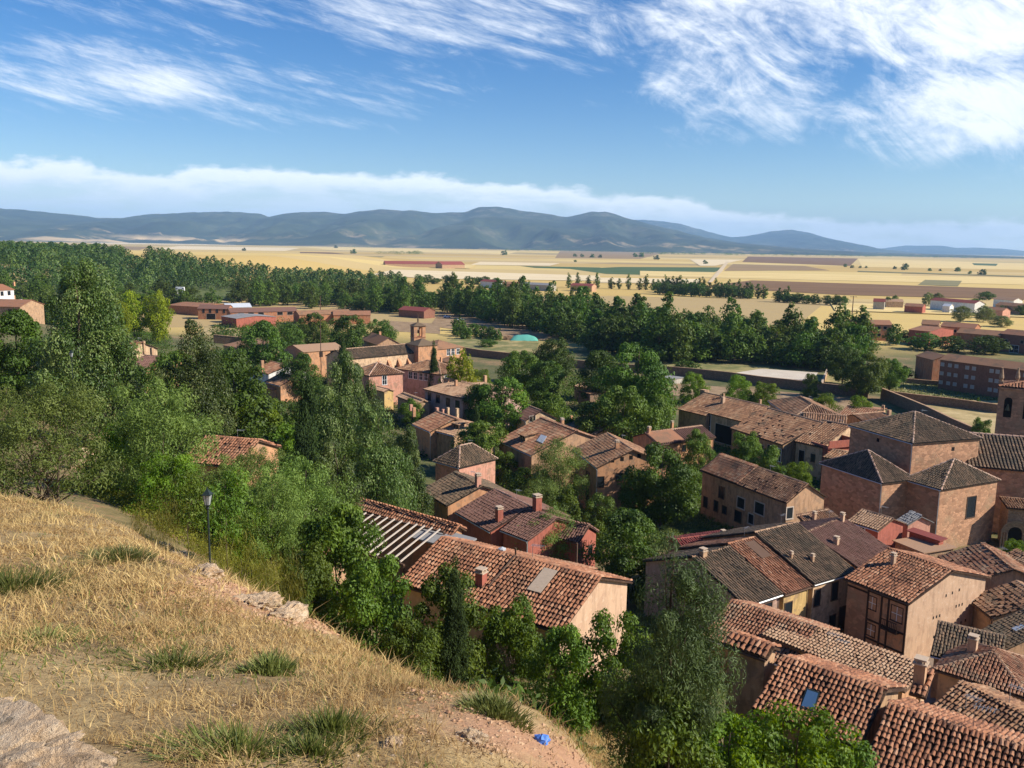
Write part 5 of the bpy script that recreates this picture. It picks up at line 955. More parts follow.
# cars
def car(px, py, ang, label, mat='carwhite'):
    p = gp(px, py); r = empty('parked_car', (p.x, p.y, p.z + .1), R_(ang)); tag(r, label, 'car'); mb = MB()
    prof = [(-2.1, .35), (-2.15, .75), (-1.9, .95), (-1.45, 1.0), (-.9, 1.42), (.5, 1.45), (1.1, 1.0), (1.95, .85), (2.15, .6), (2.1, .35)]; n_ = len(prof)
    P = [(x, -.82 + (.12 if z > 1.1 else 0), z) for x, z in prof] + [(x, .82 - (.12 if z > 1.1 else 0), z) for x, z in prof]; mb.poly(P, [tuple(range(n_)), tuple(range(2 * n_ - 1, n_ - 1, -1))] + [(i, (i + 1) % n_, n_ + (i + 1) % n_, n_ + i) for i in range(n_)]); mb.build('body', MAT[mat], r)
    mb = MB(); 
    for y in (-.835, .79): mb.poly([(x, y + dy, z) for dy in (0, .045) for x, z in ((-1.25, 1.02), (-.85, 1.36), (.45, 1.38), (.9, 1.02))], [(0, 1, 2, 3), (7, 6, 5, 4), (0, 4, 5, 1), (1, 5, 6, 2), (2, 6, 7, 3), (3, 7, 4, 0)])
    mb.build('window', MAT['glass'], r)
    for x in (-1.35, 1.35):
        for y in (-.8, .8): mb = MB(); mb.tube([(x, y - .1, .33), (x, y + .1, .33)], [.33, .33], 12); mb.build('wheel', MAT['tyre'], r)
car(972, 390, -8, 'white car parked in front of the brick apartment block'); car(447, 318, 20, 'white car on the bare earth by the poplars')
pcar = car(461, 321, 12, 'pale car parked farther right on the bare earth')
# blue bag on the slope
p = gp(541, 743); mb = MB(); n1, n2 = 12, 8; V_ = []
for j in range(n2):
    for i in range(n1):
        a, e2 = i / n1 * 2 * math.pi, -.9 + j / (n2 - 1) * 2.2; rr = math.cos(e2) * (1 + random.uniform(-.3, .35)); V_.append((rr * math.cos(a) * .11, rr * math.sin(a) * .09, math.sin(e2) * .08 * (1 + random.uniform(-.3, .4)) + .05))
mb.poly(V_, [(j * n1 + i, j * n1 + (i + 1) % n1, (j + 1) * n1 + (i + 1) % n1, (j + 1) * n1 + i) for j in range(n2 - 1) for i in range(n1)] + [tuple(range(n1))[::-1]]); bg_ = mb.build('plastic_bag', MAT['bag']); bg_.location = (p.x, p.y, T1(p.x, p.y)); bg_.scale = (.8, .8, .7); tag(bg_, 'crumpled blue plastic litter lying on the dry slope', 'litter')
mb = MB(); mb.poly(V_, mb.f or [(j * n1 + i, j * n1 + (i + 1) % n1, (j + 1) * n1 + (i + 1) % n1, (j + 1) * n1 + i) for j in range(n2 - 1) for i in range(n1)]); 
# stacked clay pots on the garden store
for k, (x, y) in enumerate([(299, 531), (303, 530), (308, 531), (313, 530)]):
    q = at(x, y + 4, 17.2 * S); mb = MB(); mb.tube([(0, 0, 0), (0, 0, .1), (0, 0, .45), (0, 0, .5), (0, 0, .55)], [.14, .17, .24, .28, .27], 12); o_ = mb.build('clay_pot', MAT['pot']); o_.location = q; o_.rotation_euler = (0, 0, k)
    mb = MB(); tag(o_, ['leftmost clay pot on the garden store by the pergola', 'second clay pot from the left on the garden store', 'third clay pot from the left on the garden store', 'rightmost clay pot on the garden store by the pergola'][k], 'pot', 'clay pots by the pergola')
# monastery assembled
MO = empty('monastery', NV['root'].location.copy()); tag(MO, 'brick monastery with buttressed nave, pyramid roofed crossing and bell tower', 'monastery')
_bl = [o for o in bpy.data.objects if o.parent is None and o.name.startswith(('crossing_block', 'bell_tower'))]
adopt(MO, [NV] + _bl, ['nave', 'crossing_block', 'bell_tower'][:1 + len(_bl)])
# ------------------------------------------------------------------ tree prototypes
proto('round', 'dark', 'round', 9, 4.2, 70, 16000, .15, 3, csize=.28, base=.10)
proto('roundg', 'green', 'round', 8, 3.8, 70, 16000, .14, 3, csize=.28, base=.10)
proto('lime', 'lime', 'round', 8, 3.2, 90, 6000, .17, 2, csize=.27, base=.08)
proto('bright', 'bright', 'bush', 5, 2.6, 70, 14000, .09, 3, csize=.28, base=.03)
proto('shrub', 'green', 'bush', 4, 2.2, 65, 14000, .08, 3, csize=.28, base=.03)
proto('olive', 'olive', 'bush', 6, 4.0, 110, 22000, .085, 2, csize=.22, base=.10, aspect=.35, tr=dict(multi=4, nl=12, r=.16))
proto('willow', 'olive', 'round', 6, 3.4, 90, 22000, .085, 3, csize=.24, base=.14, aspect=.32, tr=dict(multi=2, nl=9))
proto('sapling', 'green', 'round', 4, 1.4, 50, 3200, .085, 2, csize=.34, base=.38, aspect=.4, tr=dict(r=.05, nl=6), bark='bark')
proto('wind', 'silver', 'ovate', 16, 4.6, 85, 38000, .12, 2, csize=.27, upright=.45, base=.08, aspect=.55, tr=dict(nl=10))
proto('aspen', 'silver', 'ovate', 13, 4.2, 75, 34000, .11, 3, csize=.28, upright=.3, base=.04, aspect=.6)
proto('cypress', 'cypress', 'cypress', 10, 1.1, 160, 24000, .10, 1, csize=.45, upright=1.0, base=.02, aspect=.45)
proto('pine', 'pine', 'ovate', 10, 3.0, 115, 48000, .10, 2, csize=.27, base=.10, aspect=.22, tr=dict(nl=26, r=.2), bark='darkbark', upright=.2)
proto('broom', 'broom', 'bush', 1.6, 1.2, 40, 5000, .09, 2, csize=.34, upright=1.5, base=.02, aspect=.07)
proto('greyb', 'greyg', 'round', 7, 3.4, 90, 6000, .16, 2, csize=.26, base=.1)
proto('poplar', 'poplar', 'spire', 17, 4.4, 90, 2600, .42, 5, csize=.30, base=.06, upright=.5)
proto('poplard', 'dark', 'spire', 15, 4.6, 80, 2400, .42, 4, csize=.32, base=.06, upright=.3)
proto('farround', 'dark', 'round', 10, 5.0, 80, 2000, .42, 4, csize=.30, base=.05)
proto('slim', 'poplar', 'cypress', 15, 1.7, 40, 700, .42, 2, csize=.5, upright=1, base=.05)
proto('farbush', 'dark', 'bush', 5, 3.4, 30, 500, .5, 3, csize=.36, base=.02)
# ------------------------------------------------------------------ near and middle trees (tip pixel, distance, apparent width)
NT_ = [
 ('wind', 74, 250, 78, 92, 'windblown_poplar', 'tallest windblown silvery poplar at the left side', 'poplar'),
 ('wind', 193, 312, 74, 78, 'windblown_poplar', 'slender windblown silvery poplar in front of the brick sheds', 'poplar'),
 ('wind', 108, 330, 84, 58, 'windblown_poplar', 'lower leafy poplar right of the tallest one', 'poplar'),
 ('round', 232, 352, 66, 92, 'broadleaf_tree', 'dense green tree leaning right of the silvery poplars', 'tree'),
 ('round', 14, 312, 95, 76, 'broadleaf_tree', 'dark spreading tree at the far left below the white house', 'tree'),
 ('round', 58, 345, 92, 60, 'broadleaf_tree', 'dark tree under the tallest windblown poplar', 'tree'),
 ('lime', 132, 290, 150, 26, 'lime_green_tree', 'left one of the yellow-green pair above the mauve roof', 'tree'),
 ('lime', 156, 289, 150, 28, 'lime_green_tree', 'right one of the yellow-green pair above the mauve roof', 'tree'),
 ('lime', 118, 300, 140, 22, 'lime_green_tree', 'small yellow-green tree beside the pair, nearest the poplar', 'tree'),
 ('olive', 40, 385, 39, 142, 'olive_shrub', 'large dusty shrub-tree with dark stems on the left hill edge', 'shrub tree'),
 ('olive', -20, 372, 44, 90, 'olive_shrub', 'light leafy shrub cut by the left edge', 'shrub tree'),
 ('willow', 155, 380, 50, 118, 'almond_tree', 'broad pale green tree between the dusty shrub and patched roof', 'tree'),
 ('bright', 115, 425, 46, 66, 'leafy_bush', 'bush at the hill edge right of the dusty shrub', 'bush'),
 ('bright', 165, 450, 47, 64, 'leafy_bush', 'green bush in front of the broad pale green tree', 'bush'),
 ('bright', 258, 395, 60, 74, 'leafy_bush', 'bright yellow-green bush behind the patched terracotta roof', 'bush'),
 ('bright', 290, 425, 56, 60, 'leafy_bush', 'bright bush at the cypress foot', 'bush'),
 ('cypress', 305, 360, 48, 22, 'cypress', 'dark narrow cypress among the pale poplars', 'cypress'),
 ('cypress', 477, 405, 125, 9, 'cypress', 'small dark cypress beside the dormer house', 'cypress'),
 ('cypress', 533, 418, 120, 7, 'cypress', 'tiny narrow cypress behind the hipped pink house', 'cypress'),
 ('aspen', 338, 345, 76, 58, 'silver_poplar', 'silver-leaved poplar with pointed shoots right of the cypress', 'poplar'),
 ('aspen', 362, 352, 72, 50, 'silver_poplar', 'second silver-leaved poplar in the row by the cypress', 'poplar'),
 ('aspen', 378, 392, 66, 74, 'silver_poplar', 'silver-leaved poplar hiding the ochre ended house', 'poplar'),
 ('aspen', 408, 420, 62, 50, 'silver_poplar', 'lowest silver-leaved poplar beside the hipped pink house', 'poplar'),
 ('round', 372, 440, 62, 66, 'broadleaf_tree', 'dark bushy tree above the pergola ridge', 'tree'),
 ('roundg', 400, 478, 60, 44, 'broadleaf_tree', 'round dark bush over the tiled ridge of the pergola', 'tree'),
 ('aspen', 335, 425, 57, 66, 'pale_leaved_tree', 'pale grey-green leaved tree below the cypress', 'tree'),
 ('willow', 300, 455, 44, 96, 'willow_tree', 'fine leaved willow over the pergola slats', 'willow'),
 ('willow', 265, 470, 40, 82, 'willow_tree', 'fine leaved willow right of the lamp post', 'willow'),
 ('willow', 345, 475, 47, 74, 'willow_tree', 'fine leaved willow at the right of the pergola slats', 'willow'),
 ('sapling', 185, 470, 37, 48, 'sapling', 'thin stemmed young tree left of the lamp post', 'young tree'),
 ('sapling', 224, 466, 38, 56, 'sapling', 'thin pale-stemmed young tree just right of the lamp post', 'young tree'),
 ('bright', 245, 500, 36, 60, 'leafy_bush', 'leafy bush between lamp post and garden store', 'bush'),
 ('broom', 150, 505, 31, 52, 'broom_bush', 'yellow-green broom on the bank left of the lamp', 'broom'),
 ('broom', 240, 545, 25, 70, 'broom_bush', 'yellow-green broom on the bank right of the lamp', 'broom'),
 ('broom', 275, 562, 23, 60, 'broom_bush', 'lower yellow-green broom near the red scree', 'broom'),
 ('broom', 200, 540, 27, 36, 'broom_bush', 'dry broom at the lamp post foot', 'broom'),
 ('shrub', 335, 512, 29, 92, 'elm_shrub', 'big leafy elm shrub in front of the pergola', 'shrub'),
 ('shrub', 375, 560, 25, 86, 'elm_shrub', 'elm shrub leaning over the dry slope left of the gap', 'shrub'),
 ('shrub', 300, 545, 28, 66, 'elm_shrub', 'leftmost dark elm shrub below the garden store', 'shrub'),
 ('shrub', 412, 620, 19, 60, 'elm_shrub', 'low elm shrub touching the grass edge', 'shrub'),
 ('shrub', 448, 572, 25, 86, 'elm_shrub', 'rounded elm shrub in front of the long tiled house', 'shrub'),
 ('shrub', 515, 598, 23, 70, 'elm_shrub', 'pointed elm shrub below the drainpipe', 'shrub'),
 ('shrub', 562, 628, 22, 76, 'elm_shrub', 'low elm shrub between the pointed one and the pine', 'shrub'),
 ('shrub', 615, 618, 22, 86, 'elm_shrub', 'dark elm shrub under the left pine branches', 'shrub'),
 ('bright', 730, 718, 15, 120, 'elm_shrub', 'bright leafy shrub right of the pine foot', 'shrub'),
 ('bright', 800, 712, 15, 130, 'elm_shrub', 'bright leafy shrub under the blue skylight roof', 'shrub'),
 ('shrub', 850, 745, 13, 90, 'elm_shrub', 'low leafy shrub at the bottom beside the reddish roof', 'shrub'),
 ('shrub', 672, 690, 17, 110, 'elm_shrub', 'shaded elm shrub at the pine trunk', 'shrub'),
 ('cypress', 455, 556, 30, 22, 'dark_conifer', 'small dark conifer rising against the long tiled roof', 'conifer'),
 ('pine', 676, 541, 20.5, 124, 'pine_tree', 'airy Aleppo pine standing over the near roofs', 'pine'),
 ('willow', 548, 508, 58, 66, 'acacia_tree', 'light feathery acacia over the deep red house', 'acacia'),
 ('round', 630, 512, 66, 78, 'broadleaf_tree', 'dark olive round tree above the pine', 'tree'),
 ('roundg', 690, 560, 60, 26, 'broadleaf_tree', 'small tree between the pine and the reddish shed roof', 'tree'),
 ('round', 322, 385, 73, 62, 'broadleaf_tree', 'dark tree filling the gap under the silver-leaved poplars', 'tree'),
 ('round', 275, 398, 66, 56, 'broadleaf_tree', 'dark tree behind the bright yellow-green bush', 'tree'),
 ('round', 92, 318, 86, 72, 'broadleaf_tree', 'dark dense crown behind the tallest windblown poplar', 'tree'),
 ('roundg', 178, 350, 72, 60, 'broadleaf_tree', 'green tree under the slender windblown poplar', 'tree'),
 ('round', 300, 352, 100, 40, 'broadleaf_tree', 'dark tree over the yard of the whitewashed house', 'tree'),
 ('round', 225, 345, 120, 44, 'broadleaf_tree', 'dark tree beside the adobe barn', 'tree'),
 ('willow', 222, 458, 47, 74, 'almond_tree', 'pale green tree covering the wall of the patched terracotta house', 'tree'),
 ('willow', 258, 446, 45, 66, 'almond_tree', 'pale green tree right of the patched terracotta house', 'tree'),
 ('round', 138, 368, 70, 56, 'broadleaf_tree', 'dark tree in front of the mauve roofed house', 'tree'),
 ('willow', 378, 494, 39, 54, 'willow_tree', 'small willow over the right end of the pergola slats', 'willow'),
 ('willow', 402, 512, 37, 46, 'willow_tree', 'small willow beside the left verge of the long tiled house', 'willow'),
 ('roundg', 262, 436, 49, 46, 'broadleaf_tree', 'green tree at the right end of the patched terracotta roof', 'tree'),
 ('willow', 335, 500, 40, 62, 'willow_tree', 'fine leaved willow over the left end of the pergola slats', 'willow'),
 ('round', 664, 441, 96, 74, 'broadleaf_tree', 'big dark round tree beside the four-windowed orange gable', 'tree'),
 ('round', 640, 470, 95, 44, 'broadleaf_tree', 'dark lobe tree left of the big round one', 'tree'),
 ('willow', 560, 438, 92, 62, 'fig_tree', 'pale sunlit fig-like tree in front of the rooflight house', 'tree'),
 ('shrub', 600, 497, 88, 46, 'garden_shrub', 'dark garden shrub by the brown door of the orange gable house', 'shrub'),
 ('shrub', 560, 490, 84, 44, 'garden_shrub', 'garden shrub beneath the fig-like tree', 'shrub'),
 ('shrub', 520, 470, 90, 36, 'garden_shrub', 'garden shrub right of the salmon hipped house', 'shrub'),
 ('olive', 535, 480, 82, 60, 'garden_shrub', 'greyish garden shrub above the twin chimneys', 'shrub'),
 ('shrub', 506, 452, 98, 30, 'garden_shrub', 'shady garden shrub below the dormer house eave', 'shrub'),
 ('shrub', 475, 474, 92, 18, 'climbing_plant', 'climber on the salmon hipped house wall', 'climber'),
 ('round', 480, 385, 150, 42, 'conifer_tree', 'dark conifer right of the large pink house', 'tree'),
 ('roundg', 478, 420, 130, 50, 'broadleaf_tree', 'green tree below the dark conifer', 'tree'),
 ('lime', 463, 349, 165, 36, 'lime_green_tree', 'bright rounded tree beside the monastery wing', 'tree'),
 ('bright', 482, 368, 160, 22, 'leafy_bush', 'bright bush right of the rounded monastery tree', 'bush'),
 ('roundg', 520, 350, 165, 46, 'broadleaf_tree', 'tall garden tree right of the monastery tree', 'tree'),
 ('round', 545, 358, 170, 44, 'broadleaf_tree', 'dark garden tree in the middle of the clump', 'tree'),
 ('round', 556, 336, 185, 40, 'broadleaf_tree', 'dark tree behind the garden clump', 'tree'),
 ('roundg', 505, 378, 150, 54, 'broadleaf_tree', 'garden tree behind the small yellow gabled house', 'tree'),
 ('roundg', 552, 392, 140, 40, 'broadleaf_tree', 'garden tree right of the small yellow gabled house', 'tree'),
 ('round', 600, 352, 165, 50, 'broadleaf_tree', 'dark tree left of the broad crowned garden tree', 'tree'),
 ('round', 640, 340, 150, 78, 'broadleaf_tree', 'broad crowned dark tree in the walled garden', 'tree'),
 ('roundg', 625, 385, 135, 64, 'broadleaf_tree', 'lower green tree above the striped orange house', 'tree'),
 ('roundg', 590, 402, 128, 50, 'broadleaf_tree', 'low green tree above the tumbledown roof', 'tree'),
 ('shrub', 660, 398, 130, 42, 'garden_shrub', 'shrub behind the left wing of the timber-post barn', 'shrub'),
 ('bright', 695, 372, 165, 30, 'leafy_bush', 'low spreading bush right of the small water tank', 'bush'),
 ('bright', 740, 375, 150, 34, 'leafy_bush', 'leafy bush behind the timber-post barn', 'bush'),
 ('bright', 765, 381, 148, 30, 'leafy_bush', 'leafy bush over the barn rooflights', 'bush'),
 ('shrub', 812, 374, 155, 18, 'garden_shrub', 'shrub against the long garden wall by the gravel yard', 'shrub'),
 ('bright', 824, 393, 135, 34, 'leafy_bush', 'leafy bush behind the rough farmhouse roofs', 'bush'),
 ('bright', 862, 396, 132, 34, 'leafy_bush', 'leafy bush behind the orange patched store', 'bush'),
 ('roundg', 868, 352, 150, 40, 'broadleaf_tree', 'green tree in front of the garden wall corner', 'tree'),
 ('roundg', 892, 358, 160, 28, 'broadleaf_tree', 'lighter green tree left of the orange brick house', 'tree'),
 ('round', 845, 345, 170, 34, 'broadleaf_tree', 'darker tree left of the wall corner tree', 'tree'),
 ('shrub', 745, 432, 105, 36, 'ivy', 'dark ivy mass on the rough farmhouse corner', 'ivy'),
 ('shrub', 700, 432, 104, 38, 'garden_shrub', 'leafy shrub before the striped orange house', 'shrub'),
 ('shrub', 770, 448, 100, 40, 'garden_shrub', 'shrub between the brown house and leaning posts', 'shrub'),
 ('bright', 800, 461, 98, 30, 'leafy_bush', 'leafy bush in the lane below the cream old house', 'bush'),
 ('bright', 810, 486, 95, 16, 'leafy_bush', 'sunlit bush between brown house and church apse', 'bush'),
 ('bright', 1016, 540, 86, 26, 'leafy_bush', 'bush in front of the church portal', 'bush'),
 ('shrub', 984, 418, 125, 22, 'garden_shrub', 'bush at the foot of the square church tower', 'shrub'),
 ('round', 262, 322, 185, 50, 'broadleaf_tree', 'bright topped tree right of the rose pink shed', 'tree'),
 ('roundg', 313, 313, 180, 30, 'lime_green_tree', 'sunny green tree in front of the long brick shed', 'tree'),
 ('round', 348, 313, 190, 42, 'broadleaf_tree', 'dark round tree in front of the low brick shed', 'tree'),
 ('round', 380, 318, 190, 32, 'broadleaf_tree', 'dark tree left of the bell tower', 'tree'),
 ('round', 290, 325, 180, 34, 'broadleaf_tree', 'dark tree between the two sunny ones', 'tree'),
 ('round', 266, 348, 165, 26, 'garden_tree', 'small dark tree amid the adobe roofs', 'tree'),
 ('cypress', 343, 336, 190, 10, 'cypress', 'narrow cypress beside the monastery roofs', 'cypress'),
 ('cypress', 434, 341, 178, 9, 'dark_conifer', 'thin conifer between the crossing block and wing', 'conifer'),
 ('roundg', 412, 398, 140, 26, 'garden_tree', 'garden tree in the yard below the pale hipped house', 'tree'),
]
for a in NT_:
    kw = {}
    if a[5] == 'climbing_plant' or a[5] == 'ivy': kw = {}
    plant_px(a[0], a[1], a[2], a[3], a[4], a[5], a[6], a[7], **kw)
# ------------------------------------------------------------------ the poplar belt
def scatter(poly, n, mind, seed):
    """random ground points inside a world polygon, spaced at least mind apart"""
    g = np.random.default_rng(seed); P = np.array([(p.x, p.y) for p in poly]); lo, hi = P.min(0), P.max(0); out = []; k = 0
    while len(out) < n and k < n * 60:
        k += 1; q = lo + (hi - lo) * g.random(2); c = False; j = len(P) - 1
        for i in range(len(P)):
            if (P[i, 1] > q[1]) != (P[j, 1] > q[1]) and q[0] < (P[j, 0] - P[i, 0]) * (q[1] - P[i, 1]) / (P[j, 1] - P[i, 1]) + P[i, 0]: c = not c
            j = i
        if c and all((q[0] - o[0]) ** 2 + (q[1] - o[1]) ** 2 > mind * mind for o in out): out.append(tuple(q))
    return out
def G0(px, py): return at(px, py, 0)
belt = [
 ([G0(232, 306), G0(300, 308), G0(375, 313), G0(405, 317), G0(402, 301), G0(330, 297), G0(240, 295)], 66, 8.0, 'poplar', (13, 18), (9, 12), 'dense green poplar in the wood behind the brick sheds', 'poplars behind the brick sheds'),
 ([G0(400, 318), G0(440, 312), G0(520, 330), G0(560, 340), G0(585, 345), G0(590, 322), G0(520, 309), G0(430, 304), G0(400, 302)], 80, 7.5, 'poplard', (17, 23), (10, 13), 'dark poplar in the tall wall of trees beyond the turquoise pool cover', 'poplars beyond the pool cover'),
 ([G0(588, 350), G0(640, 362), G0(660, 366), G0(672, 350), G0(640, 338), G0(590, 330)], 20, 8.0, 'poplard', (18, 23), (12, 15), 'tall full crowned tree in the dark group left of the gravel yard', 'tall trees left of the gravel yard'),
 ([G0(665, 364), G0(720, 362), G0(780, 366), G0(850, 374), G0(862, 362), G0(830, 352), G0(760, 345), G0(690, 342), G0(668, 350)], 62, 6.5, 'poplar', (15, 21), (9.5, 13), 'green poplar in the belt behind the gravel yard', 'poplars behind the gravel yard'),
]
for poly, n, md, key, hr, wr, lb, gr in belt:
    for (x, y) in scatter(poly, n, md, len(lb)):
        kk = random.choice([key, key, key, 'poplar', 'poplard', 'farround']); f_ = random.uniform(.58, 1.15); plant(kk, x, y, random.uniform(*hr) * f_ * (.8 if kk == 'farround' else 1), random.uniform(*wr), 'poplar_tree', lb, 'poplar', gr)
# left wood on the rise: nearest edge as single trees, the rest one mass
def at_front(px, py, z0=8): return gp(px, py)
lw = [Vector((-330, 300, 0)), Vector((-235, 330, 0)), Vector((-175, 420, 0)), Vector((-165, 520, 0)), Vector((-210, 560, 0)), Vector((-330, 480, 0)), Vector((-420, 420, 0))]
for (x, y) in scatter(lw, 84, 10.0, 5): plant('poplar', x, y, random.uniform(13, 18), random.uniform(11, 15), 'poplar_tree', 'poplar in the wooded rise beyond the tall windblown poplar', 'poplar', 'poplars on the wooded rise at left')
def forest_mass(name, label, pts, hs, wd, seed, mat):
    g = np.random.default_rng(seed); n = len(pts); per = 250; N = n * per; X = np.array(pts); Zg = T(X[:, 0], X[:, 1]); h = g.uniform(*hs, n); w_ = g.uniform(*wd, n)
    ti = np.repeat(np.arange(n), per); t = g.random(N) ** .8; e = env('spire', t); th = g.random(N) * 2 * np.pi; rr = .5 * w_[ti] * e * (.75 + .35 * g.random(N)) * (1 + .2 * np.sin(th * 3 + ti))
    P = np.stack([X[ti, 0] + rr * np.cos(th), X[ti, 1] + rr * np.sin(th), Zg[ti] + h[ti] * (.08 + .92 * t)], -1); nr = np.stack([np.cos(th), np.sin(th), .5 + 0 * th], -1) + g.normal(size=(N, 3)) * .45; nr /= np.linalg.norm(nr, axis=1)[:, None]
    a = g.normal(size=(N, 3)); a[:, 2] += 1; a -= nr * (a * nr).sum(1)[:, None]; a /= np.linalg.norm(a, axis=1)[:, None]; b = np.cross(nr, a); s = (.6 * (.6 + .8 * g.random(N)))[:, None]
    V = np.stack([P - a * s, P - b * s * .7, P + a * s, P + b * s * .7], 1); tone = np.clip(.5 + (g.random(n)[ti] - .5) * .7 + g.normal(size=N) * .15, 0, 1); mb = MB(); mb.quads(V, np.arange(N * 4).reshape(N, 4), tone)
    tag(mb.build(name, LEAF[mat]), label, None, None, 'stuff')
lf = [Vector((-620, 420, 0)), Vector((-420, 420, 0)), Vector((-330, 480, 0)), Vector((-235, 560, 0)), Vector((-262, 640, 0)), Vector((-410, 900, 0)), Vector((-620, 1150, 0)), Vector((-1000, 1150, 0)), Vector((-900, 700, 0))]
forest_mass('forest', 'dense wood rolling over the rise at the left', scatter(lf, 1900, 8, 8), (11, 16), (12, 17), 4, 'wood')
lf2 = [Vector((-700, 250, 0)), Vector((-330, 290, 0)), Vector((-330, 300, 0)), Vector((-420, 420, 0)), Vector((-620, 420, 0)), Vector((-900, 500, 0))]
forest_mass('forest', 'wood behind the white house on the left hill', scatter(lf2, 420, 9, 9), (12, 16), (12, 17), 6, 'wood')
mid = [G0(235, 295), G0(330, 296), G0(402, 300), G0(400, 293), G0(330, 288), G0(200, 287), G0(150, 285), G0(150, 300)]
forest_mass('forest', 'far side of the poplar wood below the stubble plain', scatter(mid, 300, 9, 10), (15, 20), (11, 15), 5, 'wood')
# slim poplars and hedgerow trees on the plain
def row(key, pts, n, hpx, wpx, name, label, cat, group, jit=1.0):
    for i in range(n):
        s_ = (i + .5) / n + random.uniform(-.25, .25) / n * jit; k = s_ * (len(pts) - 1); a = int(k); f_ = k - a; px = pts[a][0] * (1 - f_) + pts[a + 1][0] * f_; py = pts[a][1] * (1 - f_) + pts[a + 1][1] * f_
        p = gp(px, py); sc = p.y / F; h = hpx * sc * random.uniform(.75, 1.15); plant(key, p.x, p.y, h, wpx * sc * random.uniform(.8, 1.2), name, label, cat, group)
row('slim', [(562, 288), (600, 288.5), (640, 290), (660, 290)], 11, 15, 6, 'slim_poplar', 'slim poplar in the row left of the green field', 'poplar', 'slim poplars crossing the plain')
row('slim', [(660, 292), (700, 295), (766, 299)], 22, 17, 7, 'slim_poplar', 'slim poplar in the dense row below the green field', 'poplar', 'slim poplars crossing the plain')
row('farround', [(655, 294), (700, 297), (752, 299)], 13, 13, 12, 'hedgerow_tree', 'rounded tree under the slim poplar row', 'tree', 'trees under the slim poplars')
row('farround', [(775, 302), (795, 303), (818, 304.5)], 6, 12, 12, 'hedgerow_tree', 'round tree in the group right of the slim poplars', 'tree', 'round trees right of the slim poplars')
row('slim', [(776, 302), (790, 302.5)], 3, 17, 6, 'slim_poplar', 'slim poplar at the right end of the row', 'poplar', 'slim poplars crossing the plain')
row('farround', [(822, 304.5), (846, 306)], 3, 11, 11, 'roadside_tree', 'round tree in the last three before the pole', 'tree', 'three roadside trees')
row('farround', [(415, 284), (440, 284), (472, 284.5), (500, 285)], 9, 9, 11, 'hedgerow_tree', 'dark tree along the far side of the poplar wood', 'tree', 'trees beyond the poplar wood')
for (px, py, h, w_, key, lb) in [(960, 322, 17, 22, 'greyb', 'grey-green round tree left of three beyond the terraces'), (983, 322, 17, 21, 'greyb', 'grey-green round tree in the middle beyond the terraces'), (1001, 327, 12, 24, 'greyb', 'lower wide grey-green tree above the garage terrace'), (975, 310, 12, 15, 'farround', 'dark round tree before the white industrial shed'), (888, 307.5, 12, 9, 'farround', 'left tree by the cream gabled barn'), (894, 307.5, 13, 8, 'farround', 'right tree by the cream gabled barn'), (928, 306, 14, 14, 'greyb', 'grey tree left of the big industrial shed'), (938, 307, 15, 12, 'greyb', 'second grey tree at the industrial shed end'), (1003, 314, 9, 9, 'farround', 'small dark tree before the pink farmhouse'), (1012, 314, 9, 9, 'farround', 'small dark tree at the brown barn'), (1022, 316, 12, 13, 'farround', 'dark tree cut by the right edge'), (985, 300, 9, 16, 'farround', 'dark low tree between the industrial sheds'),
    (893, 345, 22, 18, 'farround', 'pointed dark conifer before the ochre terraced house'), (925, 350, 18, 34, 'farround', 'dark spreading tree before the crimson terrace'), (950, 352, 18, 30, 'farround', 'dark tree left behind the apartments'), (985, 354, 20, 36, 'farround', 'largest dark tree behind the apartment roof'), (905, 342, 12, 18, 'farround', 'smaller tree between conifer and crimson terrace'), (865, 352, 14, 30, 'farround', 'tree clump at the foot of the tan terraced house'), (685, 374, 16, 26, 'farround', 'round dark tree against the long garden wall'), (487, 347, 9, 18, 'farround', 'round bush on the meadow below the pool cover'), (900, 378, 14, 26, 'farround', 'leafy tree beside the orange brick house'), (955, 388, 4, 8, 'farbush', 'small bush in the dry meadow'), (978, 408, 10, 5, 'farbush', 'lone little tree by the meadow dividing wall'),
    (618, 340, 46, 30, 'poplard', 'tall poplar at the left of the full crowned group'), (638, 344, 44, 34, 'poplard', 'tallest full crown poplar of the centre')]:
    p = gp(px, py); sc = p.y / F; plant(key, p.x, p.y, h * sc, w_ * sc, 'field_tree', lb, 'tree')
row('farbush', [(455, 330), (480, 337), (500, 341)], 7, 12, 14, 'young_poplar', 'small rounded poplar by the bare earth track', 'poplar', 'young poplars by the track')
row('farbush', [(470, 340), (452, 334)], 3, 12, 12, 'young_poplar', 'small rounded poplar by the bare earth track', 'poplar', 'young poplars by the track')
# scattered far oaks and hedges on the plain
g = random.Random(3)
for px, py, w_ in [(353, 253.5, 6), (470, 249, 5), (504, 255, 6), (575, 256.5, 4), (582, 257, 4), (592, 257.5, 5), (600, 257.5, 4), (635, 257, 5), (641, 257, 6), (656, 259.5, 6), (705, 264, 5), (957, 271.5, 6), (982, 275, 8), (970, 274, 4), (866, 268, 3), (895, 269, 4), (905, 270, 8), (930, 271, 4), (940, 271, 3), (845, 267, 4), (852, 268, 4), (860, 268, 3), (244, 251, 4), (336, 248, 4), (286, 260, 3), (310, 268, 6), (575, 262, 3)]:
    p = at(px, py, 0); sc = p.y / F; plant('farbush', p.x, p.y, w_ * sc * .75, w_ * sc, 'field_oak', 'dark oak dotting the stubble plain', 'oak', 'oaks dotted over the plain', z=0)
pts = []
for k in range(420):
    px = g.uniform(505, 1040); py = 250.3 + (px - 512) * .0115 + g.uniform(-.7, .8) + (2.0 if px > 640 else 0); p = at(px, py, 0); pts.append((p.x, p.y))
